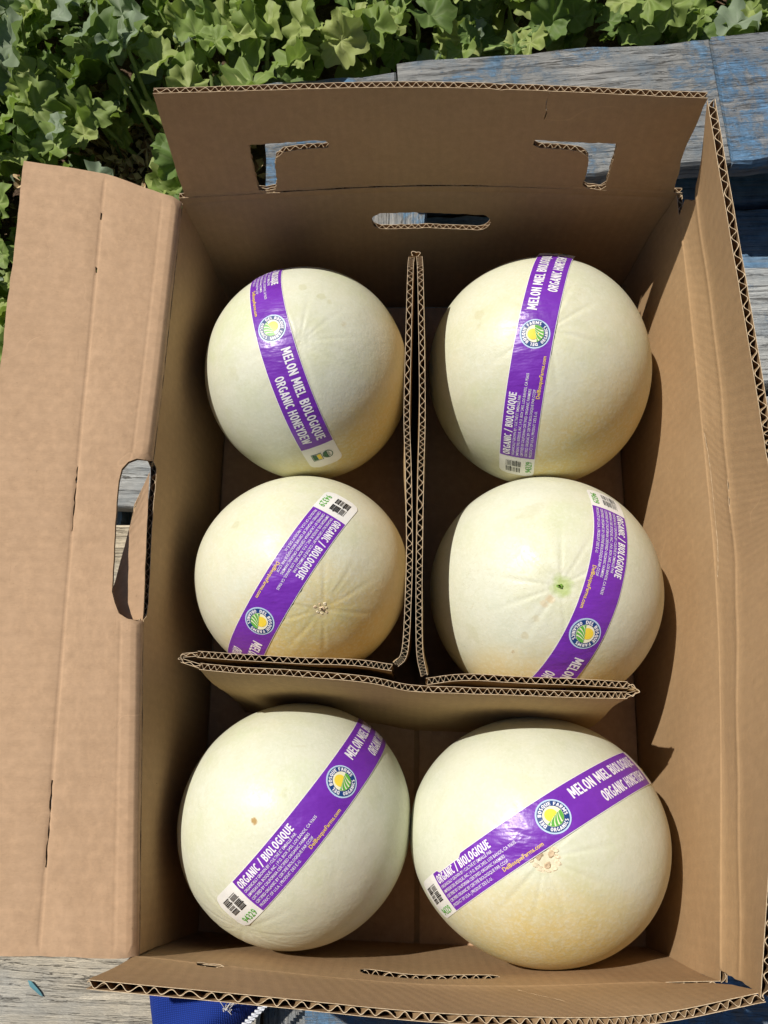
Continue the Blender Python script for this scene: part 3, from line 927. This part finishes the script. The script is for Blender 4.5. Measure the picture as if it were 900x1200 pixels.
    lay('square_seal_field', quad(cx - .0030, -.0080, cx + .0030, -.0044), E1, M_dgreen, st)
    return st

_ico = bmesh.new()
bmesh.ops.create_icosphere(_ico, subdivisions=7, radius=1.0)
ICO_V = np.array([v.co[:] for v in _ico.verts])
ICO_V /= np.linalg.norm(ICO_V, axis=1)[:, None]
ICO_F = [tuple(v.index for v in f.verts) for f in _ico.faces]
_ico.free()

def make_melon(label, cx, cy, rx, ry, pole, spot, logo, end, end_sign, seed, scar, spots=(), torn=False, lift=0.0, tint=(0.631, 0.645, 0.519), ridge=1.0):
    rz = (rx + ry) / 2
    rad = np.array([rx, ry, rz])
    C = Vector((cx, cy, rz + .006))
    root = empty('honeydew_melon', (cx, cy, .006))
    tag(root, label, 'melon', 'six honeydew melons in the carton')
    pole = unit(pole)
    a = unit(np.cross(pole, (0.3, 0.9, 0.2))); b = np.cross(pole, a)
    q = np.random.RandomState(seed)
    ks = [(q.uniform(1.5, 3.5, 3) * q.choice([-1, 1], 3), q.uniform(0, 6)) for _ in range(5)]
    rph = q.uniform(0, 6.28)
    def disp(D, soft=False):
        d = np.clip(D @ pole, -1, 1)
        th = np.arccos(d)
        phi = np.arctan2(D @ b, D @ a)
        out = np.zeros(len(D))
        for k, p in ks: out += 0.0028 * np.sin(D @ k + p)
        out += -0.016 * np.exp(-(th / .13) ** 2) * ridge * (.45 if soft else 1)
        if soft: return out + 0.0011 * np.cos(10 * phi + rph) * np.exp(-(th / .9) ** 2)
        wob = 0.5 * np.sin(3 * phi + rph) + .4 * np.sin(2 * phi + 2 * rph)
        rg = np.cos(10 * phi + 1.6 * wob + rph)
        sharp = -np.maximum(0, rg) ** 6
        out += 0.0075 * sharp * np.exp(-((th - .15) / .28) ** 2) * ridge
        out += 0.0011 * np.cos(10 * phi + rph) * np.exp(-(th / .9) ** 2)
        return out
    def Rfun(D, eps, soft=False):
        s = 1 + disp(D, soft)
        P = D * rad * s[:, None]
        Nn = D / rad
        Nn /= np.linalg.norm(Nn, axis=1)[:, None]
        return P + Nn * np.asarray(eps)[..., None]
    Rfun.mean = rz
    mat = rind_mat('rind', pole, unit(spot), [(unit(s[0]),) + tuple(s[1:]) for s in spots], seed * 1.37, tint, {'stem': ((.40, .50, .16), .0052, .8), 'blossom': ((.60, .50, .30), .0034, .6), 'torn': ((.70, .61, .44), .0062, .45)}.get(scar))
    body = mesh_obj('rind', Rfun(ICO_V, np.zeros(len(ICO_V))), ICO_F, mat, root, smooth=True, loc=(0, 0, rz))
    logo = unit(logo); end = unit(end)
    t0 = (end - logo * np.dot(end, logo)) * end_sign
    st = sticker(root, Rfun, logo, t0, torn, lift)
    st.location = (0, 0, rz)
    # scar at the pole
    def capm(r0, r1, n, lift0, lift1, jit):
        V, F = [], []
        for rr, lf in ((r0, lift0), (r1, lift1)):
            for k in range(n):
                an = 2 * math.pi * k / n
                r_ = rr * (1 + q.uniform(-jit, jit))
                D = unit(pole + a * r_ * math.cos(an) + b * r_ * math.sin(an))
                V.append(Rfun(D[None], np.array([lf]))[0])
        for k in range(n):
            F.append((k, n + k, n + (k + 1) % n, (k + 1) % n))
        V.append(Rfun(pole[None], np.array([lift0]))[0])
        for k in range(n): F.append((2 * n, k, (k + 1) % n))
        return np.array(V), F
    def bit(name, pp, r1, r2, n, lf, mat, par, top=.0):
        V = []
        for k in range(n):
            an = 2 * math.pi * k / n
            D = unit(pp + a * r1 * q.uniform(.65, 1.25) * math.cos(an) + b * r2 * q.uniform(.65, 1.25) * math.sin(an))
            V.append(Rfun(D[None], np.array([-.0002]))[0])
        for k in range(n):
            an = 2 * math.pi * k / n
            D = unit(pp + a * r1 * .6 * q.uniform(.6, 1.2) * math.cos(an) + b * r2 * .6 * q.uniform(.6, 1.2) * math.sin(an))
            V.append(Rfun(D[None], np.array([lf * q.uniform(.7, 1.2)]))[0])
        V.append(Rfun(unit(pp)[None], np.array([lf * .6 + top]))[0])
        F = []
        for k in range(n):
            F.append((k, (k + 1) % n, n + (k + 1) % n, n + k)); F.append((n + k, n + (k + 1) % n, 2 * n))
        return mesh_obj(name, np.array(V), F, mat, par, loc=(0, 0, rz) if par is root else None)
    if scar == 'blossom':
        s1 = bit('blossom_scar', pole, .030, .024, 12, .0008, M_tan, root)
        for k in range(7):
            an = k * .92; rr = q.uniform(.035, .07)
            bit('scar_fleck', unit(pole + a * rr * math.cos(an) + b * rr * math.sin(an)), q.uniform(.010, .024), q.uniform(.008, .016), 7, .0005, M_tan if k % 3 == 0 else M_tan2, s1)
        bit('blossom_core', unit(pole + a * .006), .017, .008, 7, .0019, M_dark, s1)
    elif scar == 'stem':
        s1 = bit('stem_scar', pole, .028, .024, 11, .0012, M_stem, root)
        bit('stem_core', unit(pole + a * .01), .012, .010, 7, .0022, M_dark, s1)
    elif scar == 'torn':
        s1 = bit('blossom_scar', unit(pole + a * .04), .030, .036, 13, .0007, M_tan, root)
        for k in range(12):
            an = k * 2 * math.pi / 12; rr = q.uniform(.078, .098)
            bit('scar_fleck', unit(pole + a * rr * math.cos(an) + b * rr * math.sin(an)), q.uniform(.024, .040), q.uniform(.018, .030), 8, .0006, M_tan2, s1)
        for k in range(2):
            an = 2.2 + k * 1.9
            bit('scar_patch', unit(pole + a * .055 * math.cos(an) + b * .055 * math.sin(an)), .026, .032, 10, .0010, M_tan, s1)
        bit('scar_nick', unit(pole + a * .13 - b * .09), .012, .006, 6, .0008, M_stem, s1)
    return root

M_stem2 = flat('scar_pale_green', (0.52, 0.58, 0.24), 0.7, 0.2, 0.15)
M_tan2 = flat('scar_pale', (0.70, 0.61, 0.44), 0.9, 0.15, 0.2)
TAN = (0.50, 0.40, 0.20); BRN = (0.40, 0.24, 0.06); OLV = (0.46, 0.44, 0.22)

make_melon('honeydew melon in the far left compartment, sticker ending in white tip with two small seals', -.0883, .2603, .0875, .0913,
           (.06, -.12, 1), (.55, -.80, -.1), (-.1841, .0198, .9827), (.2211, -.9165, .3334), 1, 1, None,
           [((.22, .35, .9), .9993, OLV, .30), ((.05, .45, .87), .9994, OLV, .32), ((.30, .30, .90), .9996, OLV, .3), ((.43, .10, .90), .9990, TAN, .35), ((-.55, -.30, .8), .997, OLV, .18)], ridge=.7)
make_melon('honeydew melon in the far right compartment, sticker tip peeling up at the back wall', .1095, .2588, .0934, .0958,
           (-.08, -.05, 1), (.40, -.85, .15), (-.1843, -.0767, .9799), (-.2566, -.9369, .2375), -1, 2, None,
           [((-.60, .18, .8), .9990, TAN, .25), ((-.60, .06, .8), .9992, TAN, .25), ((.78, -.30, .4), .9994, OLV, .3)], lift=.004, tint=(0.636, 0.640, 0.491))
make_melon('honeydew melon left of the divider with rough brown blossom scar beside its sticker', -.0880, .0849, .0873, .0829,
           (.288, -.405, .868), (.25, -.75, .60), (-.2409, -.5081, .8269), (.3791, .5464, .7468), -1, 3, 'blossom',
           [((-.50, .35, .8), .9990, OLV, .35)], tint=(0.645, 0.640, 0.500), ridge=.8)
make_melon('honeydew melon right of the divider with round green stem scar on top', .1082, .0731, .0916, .0917,
           (-.046, -.082, 1), (.0, -.95, .15), (.1373, -.4237, .8954), (.4235, .6576, .6231), -1, 4, 'stem',
           [((-.12, -.17, .98), .9992, (.62, .40, .2), .45), ((-.17, -.22, .96), .9994, (.62, .40, .2), .35), ((-.38, -.56, .74), .9997, BRN, .6), ((-.30, -.44, .84), .9994, TAN, .35), ((-.22, -.32, .92), .9994, TAN, .3), ((-.70, -.42, .58), .997, OLV, .18), ((-.2, .55, .8), .994, OLV, .2)])
make_melon('honeydew melon in the near left corner with small brown nick and barcode tip lifted low', -.0867, -.1037, .0887, .0878,
           (-.295, -.683, .668), (.6, -.3, -.5), (.4471, .4184, .7906), (-.2813, -.4548, .845), -1, 5, None,
           [((-.193, .144, .971), .99955, BRN, .95), ((.02, .35, .93), .9975, OLV, .3)], tint=(0.626, 0.645, 0.519), ridge=.7)
make_melon('largest honeydew melon in the near right corner with torn pale blossom scar under sticker edge', .0963, -.1122, .0956, .0868,
           (-.10, .035, 1), (-.06, -.80, .55), (-.0281, .3160, .9483), (-.7909, -.3684, .4886), -1, 6, 'torn',
           [((.8, -.45, .35), .9994, OLV, .4)], torn=True, tint=(0.626, 0.654, 0.533))

# ------------------------------------------------------------------ the vines
def leaf_mat(name, base, veinc, mildew, seed):
    t = NT(name)
    uv = t.coord('UV')
    sep = t.n('ShaderNodeSeparateXYZ'); t.l(uv, sep.inputs[0])
    c = t.coord('Object')
    inf = t.n('ShaderNodeObjectInfo')
    ad = t.n('ShaderNodeVectorMath', operation='ADD')  # every leaf its own mottling; t.l(c, ad.inputs[0])
    sc = t.n('ShaderNodeVectorMath', operation='SCALE'); sc.inputs[0].default_value = (7, 3, 5); t.l(inf.outputs['Random'], sc.inputs['Scale'])
    t.l(sc.outputs[0], ad.inputs[1])
    n = t.noise(ad.outputs[0], 45, 5, 0.6)
    n2 = t.noise(ad.outputs[0], 240, 3, 0.6)
    k = t.ramp(n, ((0.3, tuple(x * .7 for x in base)), (0.6, base), (0.8, tuple(min(1, x * 1.5) for x in base))))
    k = t.mix(t.math('MULTIPLY', inf.outputs['Random'], 0.35), k, (0.17, 0.26, 0.055))
    k = t.mix(t.rng(sep.outputs[1], 0.0, 0.20, 0.55, 0.0), k, veinc)
    if mildew:
        k = t.mix(t.math('MULTIPLY', t.rng(n, 0.42, 0.62), mildew), k, (0.36, 0.42, 0.38))
    nb = t.bump(t.math('ADD', n, t.math('MULTIPLY', n2, 0.4)), 0.5, 0.004)
    p = t.b
    t.out(k, 0.58, nb, 0.28)
    tr = t.n('ShaderNodeBsdfTranslucent')
    t.l(t.mix(0.5, k, (0.30, 0.48, 0.03)), tr.inputs['Color'])
    mx = t.n('ShaderNodeMixShader'); mx.inputs[0].default_value = 0.32
    t.l(p.outputs[0], mx.inputs[1]); t.l(tr.outputs[0], mx.inputs[2])
    t.l(mx.outputs[0], t.t.nodes['Material Output'].inputs['Surface'])
    return t.m
LM = [leaf_mat('leaf_green', (0.245, 0.325, 0.090), (0.44, 0.50, 0.21), 0, 1), leaf_mat('leaf_light', (0.385, 0.440, 0.145), (0.54, 0.58, 0.26), 0, 2),
      leaf_mat('leaf_dark', (0.110, 0.175, 0.052), (0.26, 0.33, 0.13), 0, 3), leaf_mat('leaf_mildewed', (0.20, 0.26, 0.14), (0.36, 0.41, 0.27), 0.38, 4)]

def leaf_shape(seed):
    """rounded five-lobed melon leaf in its own plane: base (petiole) at the origin, tip along +Y, unit length"""
    r = random.Random(seed)
    axes = [(90, 1.0), (38 + r.uniform(-6, 6), .82), (142 + r.uniform(-6, 6), .82), (-18 + r.uniform(-8, 8), .60), (198 + r.uniform(-8, 8), .60)]
    na, nr = 44, 5
    V, F, UV = [], [], []
    fold = r.uniform(.05, .65); droop = r.uniform(-.1, .7); curl = r.uniform(-.4, .4)
    ph = [r.uniform(0, 6.28) for _ in range(5)]
    cx, cy = 0, .42
    for j in range(nr + 1):
        f = (j / nr) ** .85
        for i in range(na):
            a = -90 + 6 + 348 * i / (na - 1)
            lobe = 0
            near = 999
            for ax, L in axes:
                d = abs((a - ax + 180) % 360 - 180)
                lobe = max(lobe, L ** .5 * math.exp(-(d / 27) ** 2.6))
                near = min(near, d)
            rr = (.44 + .15 * lobe)
            rr *= .94 + .06 * math.sin(a * .21 + ph[0]) + .035 * math.sin(a * .5 + ph[1]) + .04 * math.sin(a * .9 + ph[4]) * f
            x = cx + rr * f * math.cos(R(a)); y = cy + rr * f * math.sin(R(a))
            if near > 100: y = max(y, .05)
            vd = rr * f * math.sin(R(min(near, 90)))
            z = fold * abs(x) * .9 - droop * (y - .1) ** 2 * .6 + curl * x * y
            z += .075 * min(vd, .16) / .16 * (1 - .3 * f)
            z += .070 * f * f * math.sin(R(a * 4) + ph[2]) + .060 * f * f * math.sin(R(a * 7) + ph[3])
            z += .060 * math.sin(11 * x + ph[0]) * math.sin(13 * y + ph[1]) + .030 * math.sin(23 * x + ph[2]) * math.sin(19 * y + ph[3])
            V.append((x, y, z)); UV.append((f, min(1, vd / .16)))
    for j in range(nr):
        for i in range(na - 1):
            A = j * na + i
            if j == 0: F.append((A, A + na, A + na + 1))
            else: F.append((A, A + na, A + na + 1, A + 1))
    return np.array(V), F, np.array(UV)

SHAPES = [leaf_shape(100 + i) for i in range(14)]
LEAF_ME = []
for i, (v, f, u) in enumerate(SHAPES):
    for k in range(4):
        o = mesh_obj('leaf_source', v, f, LM[k], smooth=True, uv=u)
        LEAF_ME.append(o.data)
        me = o.data
        me.name = 'leaf'
        bpy.data.objects.remove(o)

def tube(pts, r0, r1, n=5):
    V, F = [], []
    pts = [Vector(p) for p in pts]
    for i, p in enumerate(pts):
        d = (pts[min(i + 1, len(pts) - 1)] - pts[max(i - 1, 0)]).normalized()
        s = d.orthogonal().normalized(); q = d.cross(s)
        rr = r0 + (r1 - r0) * i / (len(pts) - 1)
        for k in range(n):
            an = 2 * math.pi * k / n
            V.append(tuple(p + s * rr * math.cos(an) + q * rr * math.sin(an)))
    for i in range(len(pts) - 1):
        for k in range(n):
            F.append((i * n + k, i * n + (k + 1) % n, (i + 1) * n + (k + 1) % n, (i + 1) * n + k))
    return V, F
def stem_mat():
    t = NT('vine_stem')
    n = t.noise(t.coord('Object'), 60, 3)
    return t.out(t.ramp(n, ((.3, (.13, .20, .05)), (.7, (.30, .38, .14)))), .6, None, .3)
M_vine = stem_mat()

VINES = [((-.50, .34), 'melon vine at the left photo edge beside the outer edge of the left flap', 26),
         ((-.56, .62), 'melon vine with greyish mildewed leaves on the far left', 34),
         ((-.64, .94), 'melon vine in the top left corner of the photo', 34),
         ((-.26, .60), 'melon vine beside bare litter between left flap and back flap', 26),
         ((-.28, .90), 'melon vine along the top photo edge above the left slot of the back flap', 36),
         ((.02, .86), 'melon vine behind the small blue end piece of the pallet', 36),
         ((.30, .90), 'melon vine behind the middle of the far pallet board', 36),
         ((.62, .92), 'melon vine in the top right corner behind the blue painted board', 36),
         ((-.62, .12), 'melon vine low beside the pallet by the left flap middle', 10)]
def free_spot(x, y, m=0.0):
    """outside the pallet's boards"""
    if y < .70 + .03 * x + m and x > -.175 - m and y > .26: return False
    if x > -.40 - m and y <= .29 + m: return False
    return True
roots = []
for (vx, vy), lab, n in VINES:
    o = empty('melon_vine', (vx, vy, GZ))
    tag(o, lab, 'plant', 'melon vines growing around the pallet')
    roots.append(o)
stalks = [[] for _ in roots]
def leaf_matrix(x, y, z, size, r, up=0.75):
    az = r.uniform(0, 6.283)
    tilt = Vector((r.gauss(-.26, .50), r.gauss(.08, .50), up)).normalized()
    q = tilt.to_track_quat('Z', 'Y').to_matrix().to_4x4()
    return Matrix.Translation((x, y, z)) @ q @ Matrix.Rotation(az, 4, 'Z') @ Matrix.Scale(size, 4)
lr = random.Random(42)
placed = []
for vi, ((vx, vy), lab, n) in enumerate(VINES):
    cnt = 0; tries = 0
    sp = .17
    while cnt < n and tries < 4000:
        tries += 1
        x = vx + lr.uniform(-sp, sp); y = vy + lr.uniform(-sp, sp)
        size = lr.uniform(.036, .062)
        if not free_spot(x, y, size * .42): continue
        if any((x - a) ** 2 + (y - b) ** 2 < (0.021) ** 2 for a, b in placed): continue
        # the bare patch of litter behind the flap gap
        if (x + .300) ** 2 + (y - .600) ** 2 < .070 ** 2: continue
        placed.append((x, y))
        z = lr.uniform(-.075, .005) if y > .5 else lr.uniform(-.10, -.03)
        mw = .22 if vi in (0, 1, 3) else .06
        rr = lr.random()
        k = 3 if rr < mw else (0 if rr < .5 else (1 if rr < .82 else 2))
        o = bpy.data.objects.new('leaf', LEAF_ME[lr.randrange(14) * 4 + k])
        col.objects.link(o)
        o.parent = roots[vi]
        M = leaf_matrix(x, y, z, size, lr)
        o.matrix_parent_inverse = Matrix.Identity(4)
        o.matrix_local = Matrix.Translation((-vx, -vy, -GZ)) @ M
        basep = M @ Vector((0, .04, 0))
        foot = Vector((vx + (x - vx) * .6 + lr.uniform(-.02, .02), vy + (y - vy) * .6 + lr.uniform(-.02, .02), GZ))
        midp = (basep + foot) / 2 + Vector((lr.uniform(-.015, .015), lr.uniform(-.015, .015), .012))
        off = Vector((vx, vy, GZ))
        stalks[vi].append(tube([foot - off, midp - off, basep - off], .0034, .0022))
        cnt += 1
for k_, (x, y, z, sz) in enumerate(((-.150, .690, .012, .062), (-.118, .668, .016, .058), (-.165, .650, .004, .060), (-.095, .695, .010, .052), (-.135, .640, .020, .050), (-.06, .700, .006, .05))):
    o = bpy.data.objects.new('leaf', LEAF_ME[(k_ * 3 % 14) * 4 + (k_ % 2)])
    col.objects.link(o)
    o.parent = roots[5]
    vx, vy = VINES[5][0]
    o.matrix_local = Matrix.Translation((-vx, -vy, -GZ)) @ leaf_matrix(x, y, z, sz, lr)
for vi, root in enumerate(roots):
    V, F = [], []
    for v, f in stalks[vi]:
        b = len(V); V += v; F += [tuple(b + i for i in t) for t in f]
    if F:
        o = mesh_obj('stalks', V, F, M_vine, root, smooth=True)
        o['kind'] = 'stuff'
# undergrowth: smaller leaves deeper in the mass and out beyond the frame
def mass(name, count, label, cat, zlo, zhi, mats, seed, sizes, region, mats_w, flatten=1.0):
    r = random.Random(seed)
    V, F, UV, MI = [], [], [], []
    b = 0
    k = 0
    while k < count:
        x = r.uniform(region[0], region[1]); y = r.uniform(region[2], region[3])
        s = r.uniform(*sizes)
        if not free_spot(x, y, s * .5): continue
        if (x + .300) ** 2 + (y - .600) ** 2 < .075 ** 2 and r.random() < .9: continue
        v, f, u = SHAPES[r.randrange(14)]
        M = np.array(leaf_matrix(x, y, r.uniform(zlo, zhi), s, r, up=flatten))
        vv = v @ M[:3, :3].T + M[:3, 3]
        V.append(vv); UV.append(u)
        F += [tuple(b + i for i in t) for t in f]
        mi = r.choices(range(len(mats)), mats_w)[0]
        MI += [mi] * len(f)
        b += len(v); k += 1
    o = mesh_obj(name, np.concatenate(V), F, mats, smooth=True, uv=np.concatenate(UV), mi=MI)
    return tag(o, label, cat, None, 'stuff')
mass('undergrowth', 700, 'dense lower leaves of the melon vines shading the soil', 'undergrowth', -.125, -.07, LM[:3], 77, (.04, .08), (-1.3, 1.5, .15, 1.7), (3, 1, 3))
mass('mid_foliage', 1900, 'shorter melon leaves filling in beneath the tallest leaves of the vines', 'foliage', -.095, .004, LM, 79, (.028, .052), (-.90, 1.0, .20, 1.15), (4, 4, 3, 1))
mass('far_foliage', 700, 'melon leaves of the field running on beyond the picture', 'foliage', -.09, .01, LM[:3], 78, (.07, .11), (-1.6, 1.8, 1.06, 2.4), (3, 2, 1))

# dry litter on the soil
def litter():
    r = random.Random(9)
    V, F, MI = [], [], []
    for k in range(900):
        x = r.uniform(-.62, -.15); y = r.uniform(.30, .75)
        if r.random() < .5: x, y = r.gauss(-.31, .06), r.gauss(.62, .06)
        if not free_spot(x, y, .0): continue
        L = r.uniform(.008, .035); w = r.uniform(.003, .012)
        a = r.uniform(0, 6.28); z = GZ + .012 + r.uniform(0, .018)
        d = Vector((math.cos(a), math.sin(a), r.uniform(-.4, .4))); s = Vector((-math.sin(a), math.cos(a), r.uniform(-.5, .5)))
        c = Vector((x, y, z)); b = len(V)
        for f, g, h in ((-.5, 0, 0), (-.15, -.5, .3), (.2, -.45, .2), (.5, 0, .1), (.2, .5, .35), (-.15, .45, .1)):
            V.append(tuple(c + d * f * L + s * g * w + Vector((0, 0, h * w))))
        V.append(tuple(c - Vector((0, 0, .2 * w))))
        for i in range(6): F.append((b + 6, b + i, b + (i + 1) % 6)); MI.append(r.choice((0, 0, 1)))
    o = mesh_obj('dry_litter', V, F, [flat('litter_straw', (.52, .40, .24), .9, .1, .3), flat('litter_brown', (.24, .14, .08), .9, .1, .3)], mi=MI)
    tag(o, 'dry leaf litter and straw bits scattered on the soil', 'litter', None, 'stuff')
litter()

# ------------------------------------------------------------------ blue knit cloth under the front of the box
def knit_mat():
    t = NT('blue_knit')
    uv = t.coord('UV')
    w1 = t.n('ShaderNodeTexWave', wave_type='BANDS', bands_direction='X'); t.l(uv, w1.inputs[0]); w1.inputs['Scale'].default_value = 190; w1.inputs['Distortion'].default_value = 1.5
    w2 = t.n('ShaderNodeTexWave', wave_type='BANDS', bands_direction='Y'); t.l(uv, w2.inputs[0]); w2.inputs['Scale'].default_value = 230; w2.inputs['Distortion'].default_value = 1.0
    h = t.math('MULTIPLY', w1.outputs['Fac'], w2.outputs['Fac'])
    n = t.noise(uv, 60, 4)
    k = t.ramp(h, ((.0, (.006, .022, .16)), (.6, (.014, .052, .36))))
    k = t.mix(t.rng(n, .72, .8, 0, .5), k, (.25, .3, .5))
    return t.out(k, .85, t.bump(h, .6, .0012), .25)
cl = empty('blue_knit_cloth', (-.17, -.29, 0))
tag(cl, 'royal blue knit cloth with white stitched edge below the front flap', 'cloth')
xs = np.linspace(0, 1, 22); V, F, UV = [], [], []
for j in range(15):
    for i, x in enumerate(xs):
        f = j / 14
        x0 = -.224 + .012 * f; x1 = -.082 - .080 * f
        px = x0 + (x1 - x0) * x
        py = -.228 - .075 * f
        pz = .004 + .020 * math.sin(math.pi * min(1, x * 1.02)) ** .6 + .003 * math.sin(x * 9 + f * 4)
        V.append((px + .17, py + .29, pz)); UV.append((px, py))
n = len(V)
for (x, y, z), u in list(zip(V, UV)): V.append((x, y, .0012)); UV.append(u)
for j in range(14):
    for i in range(21):
        a = j * 22 + i
        F.append((a, a + 22, a + 23, a + 1)); F.append((n + a, n + a + 1, n + a + 23, n + a + 22))
for j in range(14):
    a = j * 22; F.append((a, n + a, n + a + 22, a + 22))
    a = j * 22 + 21; F.append((a, a + 22, n + a + 22, n + a))
for i in range(21):
    a = i; F.append((a, a + 1, n + a + 1, n + a))
    a = 14 * 22 + i; F.append((a, n + a, n + a + 1, a + 1))
mesh_obj('knit_body', V, F, knit_mat(), cl, smooth=True, uv=UV)
SV, SF = [], []
for k in range(64):
    f = k / 63
    px = -.082 - .080 * f; py = -.228 - .075 * f
    s = 1 if k % 2 else -1
    p = Vector((px + .17, py + .29, .010))
    v, ff = tube([p + Vector((-.004, .001 * s, .004)), p + Vector((-.001, .0012 * s, .0045)), p + Vector((.0022, -.0005 * s, .000))], .0012, .0009)
    b = len(SV); SV += v; SF += [tuple(b + i for i in t) for t in ff]
st_ = mesh_obj('stitched_edge', SV, SF, flat('white_yarn', (.72, .74, .80), .9, .1, .1), cl, smooth=True)
# fluff caught on the cloth
FV, FF_ = [], []
for k in range(14):
    c = Vector((-.145 + rnd.gauss(0, .0028) + .17, -.2555 + rnd.gauss(0, .0022) + .29, .0265 + rnd.uniform(0, .004)))
    v, ff = tube([c, c + Vector((rnd.gauss(0, .003), rnd.gauss(0, .003), rnd.uniform(0, .003))), c + Vector((rnd.gauss(0, .004), rnd.gauss(0, .004), rnd.uniform(0, .002)))], .0005, .0003, 4)
    b = len(FV); FV += v; FF_ += [tuple(b + i for i in t) for t in ff]
lint = mesh_obj('lint_tuft', FV, FF_, flat('lint', (.62, .58, .55), .95, .05), cl, smooth=True)
# teal paint chip on the near left board
chip = mesh_obj('paint_chip', [(-.3275, -.2515, .0), (-.3235, -.2520, .0012), (-.3150, -.2600, .0010), (-.3125, -.2640, .0004), (-.3165, -.2625, .0), (-.3245, -.2560, .0012)], [(0, 5, 1), (1, 5, 2), (2, 5, 4), (2, 4, 3)], flat('chip_teal', (.10, .24, .28), .7, .2))
tag(chip, 'small teal sliver of paint lying on the near left pallet board', 'paint chip')
